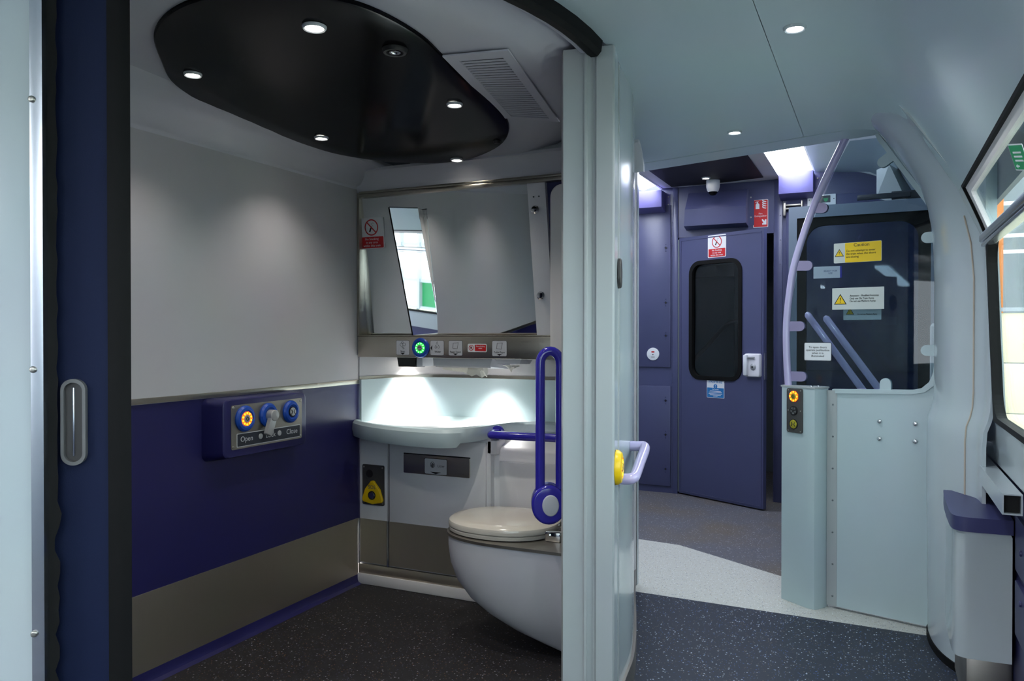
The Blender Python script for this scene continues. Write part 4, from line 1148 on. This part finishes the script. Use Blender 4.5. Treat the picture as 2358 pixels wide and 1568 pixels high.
# notices on the screen glass
def warn_tri(M, cx, cy, s, parent, z=.0016):
    t3 = lambda k: [(cx - s * k, cy - s * .55 * k), (cx + s * k, cy - s * .55 * k), (cx, cy + s * 1.15 * k)]
    obj('triangle_border', prism(nb(), t3(1), z, z + .0005, M), 'ink', parent)
    obj('triangle', prism(nb(), t3(.8), z + .0003, z + .0009, M), 'sign_yellow', parent)
    text('exclamation', '!', s * 1.2, M, 'ink', parent, cx, cy + s * .12, z + .0011)
def screen_frame(s, z, tilt=0): return MS @ Matrix.Translation((s, z, -.0115)) @ Matrix.Rotation(math.radians(tilt), 4, 'Z')
M = screen_frame(.104, 1.618)
o = thing('caution_notice', 'yellow Caution notice about closing doors on the screen glass', 'notice', M.translation)
plate('notice_plate', M, .205, .090, .005, 'sign_grey', o, 0, .001)
plate('yellow_field', M, .154, .088, .004, 'sign_yellow', o, .0004, .0016, .024)
warn_tri(M, -.078, -.004, .020, o, .0012)
text('heading', 'Caution', .021, M, 'ink', o, .018, .032, .0018)
text('lettering', 'Do not attempt to enter\nthe train when the doors\nare closing', .0135, M, 'ink', o, -.048, -.006, .0018, 'LEFT', sx=.92)
M = screen_frame(.106, 1.411)
o = thing('footstep_notice', 'pale Attention Modified Footstep notice on the screen glass', 'notice', M.translation)
plate('notice_plate', M, .222, .098, .002, 'sign_grey', o, 0, .001)
warn_tri(M, -.075, -.010, .028, o, .0012)
text('lettering', 'Attention - Modified Footstep\nOnly use On Train Ramp\nDo not use Platform Ramp', .0122, M, 'ink', o, -.034, 0, .0014, 'LEFT', sx=.83)
M = MS @ Matrix.Translation((.120, 1.345, -.028))
o = thing('reflected_notice', 'white plate in place of the footstep notice reflected behind the glass', 'notice', M.translation)  # solid copy standing in for the reflection of the footstep notice
plate('notice_plate', M, .162, .060, .002, 'sign_white', o, 0, .001)
warn_tri(M, -.052, .004, .018, o, .0012)
text('lettering', 'Do not use Platform Ramp', .0095, M, 'ink', o, .022, -.005, .0014, sx=.8)
M = screen_frame(-.070, 1.170)
o = thing('pushbutton_notice', 'white notice on opening the doors by pushbutton, low on the glass', 'notice', M.translation)
plate('notice_border', M, .126, .086, .006, 'label_dark', o, 0, .0008)
plate('notice_plate', M, .121, .081, .005, 'sign_white', o, .0003, .0013)
text('lettering', 'To open doors\noperate pushbutton\nwhen it is\nilluminated', .0135, M, 'ink', o, 0, 0, .0015)

# ------------------------------------------------------------------ vestibule
YE = 6.12
we = struct('wall_end', box(nb(), XL, -1.425, YE, YE + .05, 0, 2.52), 'navy', 'navy blue end wall of the vestibule')
obj('wall_part', box(nb(), -.705, .42, YE, YE + .05, 0, 2.52), 'navy', we)
obj('wall_part', box(nb(), -1.425, -.705, YE, YE + .05, 2.005, 2.52), 'navy', we)
obj('hinge_post', box(nb(), -1.458, -1.418, YE - .012, YE + .01, 0, 2.40, bev=.003), 'navy', we)
obj('lock_post', box(nb(), -.700, -.640, YE - .012, YE + .01, 0, 2.40, bev=.003), 'navy', we)
for k in range(12):
    obj('rivet', dome(nb(), circ(.004, 8), 0, .003, .002, frame((-1.463, YE - .001, .15 + k * .18), (1, 0, 0))), 'navy', we)
    obj('rivet', dome(nb(), circ(.004, 8), 0, .003, .002, frame((-.655, YE - .013, .15 + k * .18), (1, 0, 0))), 'navy', we)
def quarter_lock(x, z, parent, y):
    M = frame((x, y, z), (1, 0, 0))
    obj('lock_plate', prism(nb(), [(-.018, 0), (-.006, -.006), (0, -.014), (.006, -.006), (.018, 0), (.006, .006), (0, .014), (-.006, .006)], 0, .002, M), 'navy_dark', parent)
    obj('lock_hole', prism(nb(), circ(.0075, 12), .001, .003, M), 'ink', parent)
    for dz in (.026, -.026): obj('screw', dome(nb(), circ(.004, 8, 0, dz), 0, .003, .002, M), 'navy_dark', parent)
up = obj('upper_access_panel', box(nb(), -1.95, -1.474, YE - .014, YE, .992, 2.265, bev=.003), 'navy', we)
lp = obj('lower_access_panel', box(nb(), -1.95, -1.474, YE - .014, YE, .055, .842, bev=.003), 'navy', we)
for z in (1.93, 1.50, 1.24): quarter_lock(-1.512, z, up, YE - .0145)
for z in (.73, .46, .19): quarter_lock(-1.512, z, lp, YE - .0145)
rpn = obj('right_access_panel', box(nb(), -.615, .30, YE - .014, YE, .99, 2.26, bev=.003), 'navy', we)
for z in (2.02, 1.60, 1.27): quarter_lock(-.565, z, rpn, YE - .0145)
obj('dark_recess', box(nb(), -.60, -.30, YE - .016, YE, .03, .80), 'dark_void', we)
# cab beyond the door
cab = struct('wall_cab', box(nb(), -1.75, -.40, 7.45, 7.5, 0, 2.4), 'depot_grey', 'dim wall seen through the door window')
obj('cab_ceiling', box(nb(), -1.75, -.40, 6.17, 7.5, 2.4, 2.45), 'black_matte', cab)
obj('cab_side', box(nb(), -1.80, -1.75, 6.17, 7.5, 0, 2.45), 'black_matte', cab)
obj('cab_side', box(nb(), -.40, -.35, 6.17, 7.5, 0, 2.45), 'black_matte', cab)
o = thing('cab_handrail', 'dark sloping handrail seen through the door window', 'handrail', (-1.2, 7.0, .9))
obj('rail', tube(nb(), smooth_path([(-1.55, 6.95, .95), (-1.38, 6.95, 1.12), (-1.2, 6.95, 1.32), (-1.12, 6.95, 1.36), (-1.04, 6.95, 1.36)], 5), .02, 12), 'sos_plate', o)
o = thing('cab_post', 'dark upright post seen through the door window', 'post', (-1.08, 7.0, 0))
obj('post', box(nb(), -1.13, -1.03, 6.98, 7.06, 0, 2.3, bev=.006), 'black_matte', o)
obj('cross_bar', box(nb(), -1.6, -1.12, 6.985, 7.05, 1.75, 1.86, bev=.006), 'black_matte', o)
M = frame((-1.40, 6.97, 1.48), (1, 0, 0))

# door ajar
HG = Vector((-1.410, 6.116, 0)); DU = Vector((.679, -.350, 0)).normalized()
MD = frame(HG, DU)
d = sroot('door_2', HG, 'navy end door standing ajar with a round cornered window')
W_, H_ = .765, 2.0
wx, wy, ww, wh = .345, 1.357, .452, .875
bm = nb()
o4 = rrect(W_, H_ - .012, .003, W_ / 2, H_ / 2 + .006, 8); i4 = rrect(ww, wh, .085, wx, wy, 8)
ringp(bm, o4, i4, -.036, 0, MD); obj('door_leaf', bm, 'navy', d)
bm = nb(); ringp(bm, rrect(W_ - .03, H_ - .04, .003, W_ / 2, H_ / 2 + .004, 8), rrect(W_ - .046, H_ - .056, .003, W_ / 2, H_ / 2 + .004, 8), 0, .003, MD); obj('edge_bead', bm, 'navy', d)
bm = nb(); ringp(bm, rrect(ww + .03, wh + .03, .098, wx, wy, 8), rrect(ww - .028, wh - .028, .075, wx, wy, 8), -.030, .009, MD); obj('window_seal', bm, 'rubber', d)
bm = nb(); prism(bm, rrect(ww, wh, .085, wx, wy, 8), -.020, -.014, MD); obj('window_pane', bm, 'dark_glass', d)
for k in range(1):
    obj('hinge_rail', box(nb(), -.012, .004, .02, 1.99, -.02, .006, MD, bev=.003), 'rivet_grey', d)
lk = obj('lock_case', dome(nb(), rrect(.125, .165, .01, .688, 1.030), 0, .030, .008, MD), 'white_panel', d)
obj('handle', box(nb(), .628, .660, .955, 1.105, .005, .055, MD, bev=.010), 'sign_white', lk)
obj('lever', box(nb(), .655, .715, 1.078, 1.092, .028, .044, MD @ Matrix.Translation((0, 0, 0)), bev=.004), 'knob_grey', lk)
obj('keyhole_boss', lathe(nb(), [(0, .040), (.012, .040), (.022, .034), (.024, .028), (0, .028)], MD @ Matrix.Translation((.700, 1.018, 0)), 20), 'knob_grey', lk)
obj('keyhole', prism(nb(), circ(.007, 10), .040, .042, MD @ Matrix.Translation((.700, 1.018, 0))), 'ink', lk)
obj('latch_plate', box(nb(), .765, .772, .93, 1.12, -.030, -.006, MD), 'chrome', d)
no_smoking('no_smoking_sign', MD @ Matrix.Translation((.362, 1.908, .0006)), .166, .168, 'No Smoking sign at the top of the ajar navy door', 'no smoking signs')
M = MD @ Matrix.Translation((.352, .845, .0006))
o = thing('private_notice', 'blue and white PRIVATE notice below the door window', 'notice', M.translation)
plate('notice_plate', M, .160, .142, .006, 'sign_white', o, 0, .0015)
plate('blue_field', M, .152, .072, .004, 'sign_blue', o, .0006, .0021, 0, -.031)
text('heading', 'PRIVATE', .033, M, 'sign_blue', o, 0, .050, .0020)
obj('warning_disc', prism(nb(), circ(.017, 20, 0, .016), .0012, .0021, M), 'sign_blue', o)
text('exclamation', '!', .03, M, 'sign_white', o, 0, .016, .0024)
text('lettering', 'Staff access', .013, M, 'sign_white', o, 0, -.006, .0024)
for yy, l in ((-.020, .10), (-.029, .12), (-.040, .125), (-.049, .10), (-.058, .04)):
    obj('text_line', box(nb(), -l / 2, l / 2, yy - .002, yy + .002, .0018, .0026, M), 'sign_white', o)

# fittings on the end wall
def wall_box(name, x0, x1, y0, z0, z1, label, m, slope=0.0, screws=True, group=None, cat='box'):
    o = thing(name, label, cat, ((x0 + x1) / 2, YE, z0), group)
    bm = nb()
    loft(bm, [[(x0, YE, z0 - slope), (x1, YE, z0 - slope), (x1, y0, z0), (x0, y0, z0)], [(x0, YE, z1), (x1, YE, z1), (x1, y0, z1), (x0, y0, z1)]])
    bmesh.ops.bevel(bm, geom=bm.edges[:], offset=.003, segments=2, affect='EDGES', profile=.5)
    obj('cover', bm, m, o)
    for sx_, wd in ((x1, 1), (x0, -1)):
        obj('flange', box(nb(), min(sx_, sx_ + wd * .035), max(sx_, sx_ + wd * .035), YE - .004, YE, z0 + .01, z1 - .01), m, o)
        for zz in (z0 + .035, z1 - .035): obj('screw', dome(nb(), circ(.006, 8), 0, .004, .002, frame((sx_ + wd * .02, YE - .004, zz), (1, 0, 0))), 'screw', o)
    return o
wall_box('equipment_box', -1.735, -1.515, 5.98, 2.235, 2.365, 'lilac metal box high on the end wall, left of the door', 'lilac_box', .03, group='equipment boxes on the end wall')
wall_box('equipment_box', -.655, -.42, 5.97, 2.265, 2.42, 'lilac metal box high on the end wall, right of the door', 'lilac_box', .03, group='equipment boxes on the end wall')
o = thing('door_gear_cover', 'dark blue sloping cover above the navy door', 'cover', (-1.1, YE, 2.03))
bm = nb()
loft(bm, [[(-1.355, YE, 2.06), (-1.345, 5.99, 2.075), (-1.335, 5.98, 2.20), (-1.325, 6.06, 2.335), (-1.325, YE, 2.345)], [(-.885, YE, 2.06), (-.885, 5.99, 2.075), (-.885, 5.98, 2.20), (-.885, 6.06, 2.335), (-.885, YE, 2.345)]])
obj('cover', bm, 'navy', o)
obj('flange', box(nb(), -.885, -.845, YE - .005, YE, 2.07, 2.34), 'navy', o)
for z in (2.13, 2.28): obj('screw', dome(nb(), circ(.007, 8), 0, .004, .002, frame((-.868, YE - .005, z), (1, 0, 0))), 'screw', o)
M = frame((-.798, YE - .001, 2.155), (1, 0, 0))
o = thing('fire_extinguisher_sign', 'tall red Fire Extinguisher sign beside the door head', 'sign', (-.798, YE, 2.06))
plate('sign_border', M, .108, .208, .006, 'sign_white', o, 0, .0015)
plate('sign_plate', M, .101, .201, .005, 'sign_red', o, .0006, .0022)
obj('extinguisher_icon', prism(nb(), [(-.036, .035), (-.009, .035), (-.009, .068), (-.014, .076), (-.019, .078), (-.019, .086), (-.014, .088), (-.014, .091), (-.034, .090), (-.038, .082), (-.036, .080), (-.026, .086), (-.026, .078), (-.031, .076), (-.036, .068)], .0019, .0028, M), 'sign_white', o)
for k in range(4):
    y0 = .034 + k * .016
    obj('flame_icon', prism(nb(), [(.010, y0 + .014), (.020, y0 + .004), (.036, y0), (.042, y0 + .006), (.028, y0 + .010), (.018, y0 + .016), (.016, y0 + .024)], .0019, .0028, M), 'sign_white', o)
text('lettering', 'Fire\nExtinguisher', .0175, M, 'sign_white', o, 0, -.010, .0024, sx=1.02)
obj('arrow_icon', prism(nb(), [(.008, -.048), (.014, -.042), (.030, -.058), (.030, -.046), (.042, -.046), (.042, -.084), (.012, -.084), (.012, -.074), (.022, -.074)], .0019, .0028, M), 'sign_white', o)
M = frame((-1.613, YE - .0145, 1.094), (1, 0, 0))
o = thing('detector_disc', 'white round cover plate on the left navy panel', 'cover plate', M.translation)
obj('disc', dome(nb(), circ(.050, 36), 0, .006, .002, M), 'sign_white', o)
obj('slot_mark', prism(nb(), rrect(.026, .011, .005, 0, .017), .0055, .0065, M), 'sign_red', o)
obj('centre_hole', prism(nb(), circ(.005, 10, 0, -.004), .0055, .0068, M), 'ink', o)
for yy in (-.020, -.027): obj('text_line', box(nb(), -.014, .014, yy - .0012, yy + .0012, .0055, .0065, M), 'ink_grey', o)
o = thing('door_latch', 'brass coloured latch housing at the top right of the end wall', 'latch', (-.56, YE, 2.17))
bm = nb(); box(bm, -.630, -.500, YE - .05, YE - .014, 2.165, 2.178, bev=.002); box(bm, -.630, -.500, YE - .05, YE - .014, 2.19, 2.203, bev=.002); box(bm, -.633, -.615, YE - .055, YE - .014, 2.12, 2.215, bev=.003); box(bm, -.51, -.498, YE - .055, YE - .014, 2.15, 2.225, bev=.003)
obj('latch_body', bm, 'steel_plate', o)
M = frame((-.372, YE - .0145, 2.215), (1, 0, 0))
o = thing('indicator_frame', 'small cream framed indicator with green sign on the end wall', 'indicator', (-.372, YE, 2.17))
obj('frame_ring', ringp(nb(), rrect(.19, .092, .003), rrect(.120, .050, .002, 0, .012), 0, .008, M), 'sign_white', o)
obj('glass', prism(nb(), rrect(.120, .050, .002, 0, .012), 0, .003, M), 'label_dark', o)
obj('green_mark', prism(nb(), [(.01, .02), (.045, .02), (.04, .0), (.028, -.008), (.018, 0)], .002, .004, M), 'sign_green', o)
for x in (-.083, .083): obj('screw', prism(nb(), circ(.004, 8, x, .012), .007, .009, M), 'ink', o)

# vestibule ceiling
ZV = 2.40
cv = struct('ceiling', box(nb(), -1.545, -.665, 3.95, YE, ZV, ZV + .03), 'white_trim', 'raised vestibule ceiling with black centre panel')
bm = nb(); prism(bm, [(-1.455, 4.3), (-.760, 4.3), (-.760, 5.97), (-1.0, 6.03), (-1.2, 6.05), (-1.455, 6.05)], ZV - .006, ZV); obj('black_panel', bm, 'black_matte', cv)
bm = nb(); box(bm, -.67, -.655, 3.95, YE, ZV - .004, 2.50); box(bm, -.43, -.415, 3.95, YE, 2.44, 2.50); box(bm, -1.555, -1.54, 3.95, YE, ZV - .004, 2.50)
obj('trough_side', bm, 'white_trim', cv)
bm = nb(); sheet(bm, [[(-.415, 3.85, 2.452), (-.05, 3.85, 2.40), (.20, 3.85, 2.25), (.40, 3.85, 2.0)], [(-.415, YE, 2.452), (-.05, YE, 2.42), (.20, YE, 2.27), (.40, YE, 2.02)]], .02); obj('side_panel', bm, 'grp_satin', cv)
bm = nb(); sheet(bm, [[(-2.40, 3.80, 2.25), (-1.83, 3.80, 2.45)], [(-2.40, YE, 2.25), (-1.83, YE, 2.45)]], .02); obj('side_panel', bm, 'white_trim', cv)
bm = nb(); tube(bm, smooth_path([(-.66, YE - .004, 2.455), (-.42, YE - .004, 2.447), (-.15, YE - .004, 2.418), (.0, YE - .004, 2.37), (.12, YE - .004, 2.30), (.25, YE - .004, 2.18)], 5), .008, 8)
struct('trim_11', bm, 'sign_white', 'white curved bead along the top of the end wall')
for x0, x1, lb in ((-.655, -.43, 'glowing white light panel in the vestibule ceiling, right of the black panel'), (-1.84, -1.555, 'glowing white light panel in the vestibule ceiling, left of the black panel')):
    o = thing('light_panel', lb, 'light', ((x0 + x1) / 2, 5.2, 2.45), 'vestibule light panels')
    bm = nb(); sheet(bm, [[(x0, 4.0, 2.452), ((x0 + x1) / 2, 4.0, 2.405), (x1, 4.0, 2.452)], [(x0, YE - .005, 2.452), ((x0 + x1) / 2, YE - .005, 2.405), (x1, YE - .005, 2.452)]], .01)
    obj('diffuser', bm, 'diffuser_glow', o)
downlight(-1.140, 5.79, ZV - .007, 'small round downlight in the black vestibule ceiling panel', 'vestibule downlight', 'lamp_glow', 3.0, .030, 120)
o = thing('dome_camera', 'white dome security camera on the black vestibule ceiling', 'camera', (-1.115, 5.93, 2.28))
M = Matrix.Translation((-1.115, 5.93, ZV - .006)) @ Matrix.Rotation(PI, 4, 'X')
obj('housing', lathe(nb(), [(0, 0), (.050, 0), (.050, .03), (.049, .05), (.042, .075), (.030, .088), (0, .088)], M), 'sign_white', o)
obj('lens_dome', lathe(nb(), [(.034, .080), (.030, .096), (.018, .108), (0, .112)], M), 'black_gloss', o)
# side walls of the vestibule
struct('wall_vestibule_left', box(nb(), XL - .04, XL, 3.80, 7.5, 0, 2.5), 'grp', 'left body side of the vestibule')
struct('wall_vestibule_right', box(nb(), .40, .44, 3.74, 7.5, 0, 2.5), 'grp_satin', 'right body side of the vestibule')
# glazed inner door behind the screen
d3 = sroot('door_3', (-.1, 5.0, 0), 'grey blue glazed door behind the screen glass')
DD = Vector((.785, -.035, 0)).normalized(); MG3 = frame((-.492, 5.03, 0), DD)
bm = nb(); ringp(bm, rrect(.80, 2.02, .006, .40, 1.01, 8), rrect(.715, 1.35, .004, .405, 1.275, 8), -.04, 0, MG3); obj('door_leaf', bm, 'door_grey', d3)
bm = nb(); ringp(bm, rrect(.715, 1.35, .004, .405, 1.275, 8), rrect(.60, 1.25, .10, .40, 1.275, 8), -.03, -.008, MG3); obj('window_surround', bm, 'rubber', d3)
bm = nb(); prism(bm, rrect(.715, 1.35, .004, .405, 1.275, 8), -.024, -.018, MG3); obj('window_pane', bm, 'tinted_glass', d3)
bm = nb(); box(bm, .38, .66, 2.035, 2.065, -.03, -.01, MG3, bev=.003); box(bm, .56, .72, 2.03, 2.075, -.05, -.03, MG3, bev=.003)
obj('closer_arm', bm, 'label_dark', d3)
# lilac handrails and white post behind the screen
for (a, b, m, lb) in (((-.185, 1.345, -.20), (.110, .985, -.10), 'lilac', 'lilac sloping handrail behind the screen glass, left one'), ((-.075, 1.325, -.14), (.195, .985, -.07), 'lilac', 'lilac sloping handrail behind the screen glass, right one')):
    o = thing('sloping_handrail', lb, 'handrail', MS @ Vector(b), 'sloping handrails behind the screen')
    A_, B_ = MS @ Vector(a), MS @ Vector(b)
    obj('rail', tube(nb(), [A_ + (A_ - B_).normalized() * .012, A_, A_.lerp(B_, .5), B_, B_ + (B_ - A_) * .6], [.009, .0165, .0165, .0165, .0165], 14), m, o)
o = thing('white_post', 'short white upright post behind the right edge of the screen glass', 'post', MS @ Vector((.402, .6, -.09)))
A_ = MS @ Vector((.402, .02, -.09)); B_ = MS @ Vector((.402, 1.285, -.09))
obj('post', tube(nb(), [A_, A_.lerp(B_, .5), B_, B_ + Vector((0, 0, .012))], [.020, .020, .020, .011], 14), 'white_trim', o)
o = thing('electric_cabinet', 'pale sloping electrical box with warning label in the vestibule corner', 'box', (.08, 5.45, 2.1))
bm = nb(); loft(bm, [[(-.01, 5.40, 2.10), (.17, 5.30, 2.02), (.25, 5.60, 2.06), (.03, 5.70, 2.12)], [(-.01, 5.40, 2.275), (.06, 5.30, 2.285), (.12, 5.60, 2.30), (.03, 5.70, 2.285)]])
obj('cabinet_shell', bm, 'grp_pale', o)
M = frame((.035, 5.368, 2.15), (.87, -.48, 0))
tri([(-.022, -.03), (.022, -.03), (0, .03)], 'warning_mark', M, 'orange', o, .001)
o = thing('paper_notice', 'white paper notice with blue edge behind the screen pole', 'notice', (-.2, 4.99, 1.5))
M = MG3 @ Matrix.Translation((.215, 1.62, -.0175))
plate('sheet', M, .15, .070, .001, 'sign_white', o, 0, .001); plate('blue_edge', M, .010, .070, .001, 'rail_blue', o, .0004, .0016, .078)
text('lettering', 'READY FOR\nUSE', .014, M, 'ink_purple', o, .02, 0, .0014)

struct('leak_cover', box(nb(), XL - .05, .46, -6.1, 7.6, 2.56, 2.60), 'depot_grey', 'unseen cover added over the carriage to keep sky light out')  # unseen box added to stop sky light leaking through ceiling gaps
struct('leak_cover_side', box(nb(), .44, .46, -6.1, 7.6, 1.80, 2.56), 'depot_grey', 'unseen side cover added above the windows to keep sky light out')
struct('leak_cover_side', box(nb(), XL - .05, XL - .042, -6.1, 7.6, 2.0, 2.56), 'depot_grey', 'unseen side cover added above the toilet to keep sky light out')
# ------------------------------------------------------------------ saloon behind the camera
struct('wall_saloon_left', box(nb(), XL - .04, XL, -6, .76, 0, .95), 'grp', 'lower left saloon wall')
struct('wall_saloon_left', box(nb(), XL - .04, XL, -6, .76, 1.8, 2.16), 'grp', 'upper left saloon wall')
for y in (-6.0, -3.3, -.35): struct('wall_saloon_left', box(nb(), XL - .04, XL, y, y + (1.05 if y > -1 else .5), .95, 1.8), 'grp', 'left saloon window pillar')
struct('wall_saloon_end', box(nb(), XL, .44, -6.05, -6, 0, 2.16), 'grp', 'end wall of the saloon')
for x in (-1.9, -.5):
    o = thing('saloon_light', 'long white saloon ceiling light, %s' % ('window side' if x > -1 else 'toilet side'), 'light', (x, -3.2, 2.1), 'saloon ceiling lights')
    obj('tube_cover', dome(nb(), rrect(.16, 4.2, .03, x, -3.2), 0, -.035, .01), 'saloon_glow', o) if False else obj('tube_cover', box(nb(), x - .08, x + .08, -5.4, -1.0, 2.095, 2.128, bev=.01), 'saloon_glow', o)

# ------------------------------------------------------------------ depot outside
struct('ground', box(nb(), -20, 30, -30, 60, -1.15, -1.1), 'depot_floor', 'concrete depot floor outside')
fc = thing('depot_facade', 'depot side wall of bright glazing bars with a green panel', 'building', (7.5, -6, -1.1))
MF = frame((7.5, 3.75, 0), (0, -1, 0))
cols = [.8 * k for k in range(24)]
rws = [-.15, .55, 1.45, 2.3, 4.6, 7.0]
gset = {(16, 0), (11, 0), (20, 0)}
for i in range(len(cols) - 1):
    for j in range(len(rws) - 1):
        green = (i, j) in gset
        obj('pane', box(nb(), cols[i] + .03, cols[i + 1] - .03, rws[j] + .03, rws[j + 1] - .03, -.06, -.02, MF), 'green_pane' if green else 'daylight_pane', fc)
for c in cols: obj('mullion', box(nb(), c - .055, c + .055, -1.1, 7, -.10, .08, MF), 'depot_steel', fc)
for r in rws: obj('transom', box(nb(), 0, 18.4, r - .045, r + .045, -.08, .05, MF), 'depot_steel', fc)
obj('plinth_wall', box(nb(), 0, 18.4, -1.1, -.17, -.10, .08, MF), 'depot_cream', fc)
# cream panelled wall and far structure seen along the train
cw = thing('panel_wall', 'cream panelled depot wall beyond the side window', 'wall', (3, 12, -1.1))
for i in range(5):
    for j in range(4):
        obj('panel', box(nb(), 1.0 + i * 1.5, 2.49 + i * 1.5, 12, 12.05, -1.1 + j * .66, -1.1 + j * .66 + .65, bev=.008), 'depot_cream', cw)
obj('capping', box(nb(), .98, 8.52, 11.97, 12.08, 1.55, 1.60), 'depot_steel', cw)
ff = thing('depot_end_wall', 'bright far end wall of the depot with columns and rails', 'building', (4, 26, -1.1))
for i in range(7):
    for j in range(3):
        if (i + j) % 3 != 1:
            obj('pane', box(nb(), 1.2 + i * 1.3, 1.2 + i * 1.3 + .8, 26, 26.05, 3.0 + j * 2.2, 4.8 + j * 2.2), 'daylight_pane', ff)
obj('cladding', box(nb(), -1, 12, 26.06, 26.2, -1.1, 12), 'depot_grey', ff)
for k in range(4): obj('rail', box(nb(), 1, 9, 20 - .05, 20, 3.0 + k * .35, 3.08 + k * .35), 'sign_white', ff)
for i in range(4):
    o = thing('depot_column', 'orange brown depot column, number %s from the train' % ('one', 'two', 'three', 'four')[i], 'column', (2.1 + i * 1.2, 18, -1.1), 'depot columns')
    box_ = nb(); box(box_, 2.05 + i * 1.2, 2.17 + i * 1.2, 18, 18.12, -1.1, 9); box(box_, 2.0 + i * 1.2, 2.22 + i * 1.2, 17.96, 18.0, -1.1, 9)
    tag(obj('column_shaft', box_, 'depot_orange', o), 'column shaft', None)
o = thing('crane_beam', 'yellow overhead crane beam across the depot', 'crane', (3, 14, 5))
obj('beam', box(nb(), .2, 9, 13.6, 14.0, 4.6, 5.2, bev=.02), 'depot_yellow', o)
obj('end_carriage', box(nb(), 1.0, 1.5, 12.6, 15.0, 4.2, 4.7, bev=.02), 'depot_yellow', o)
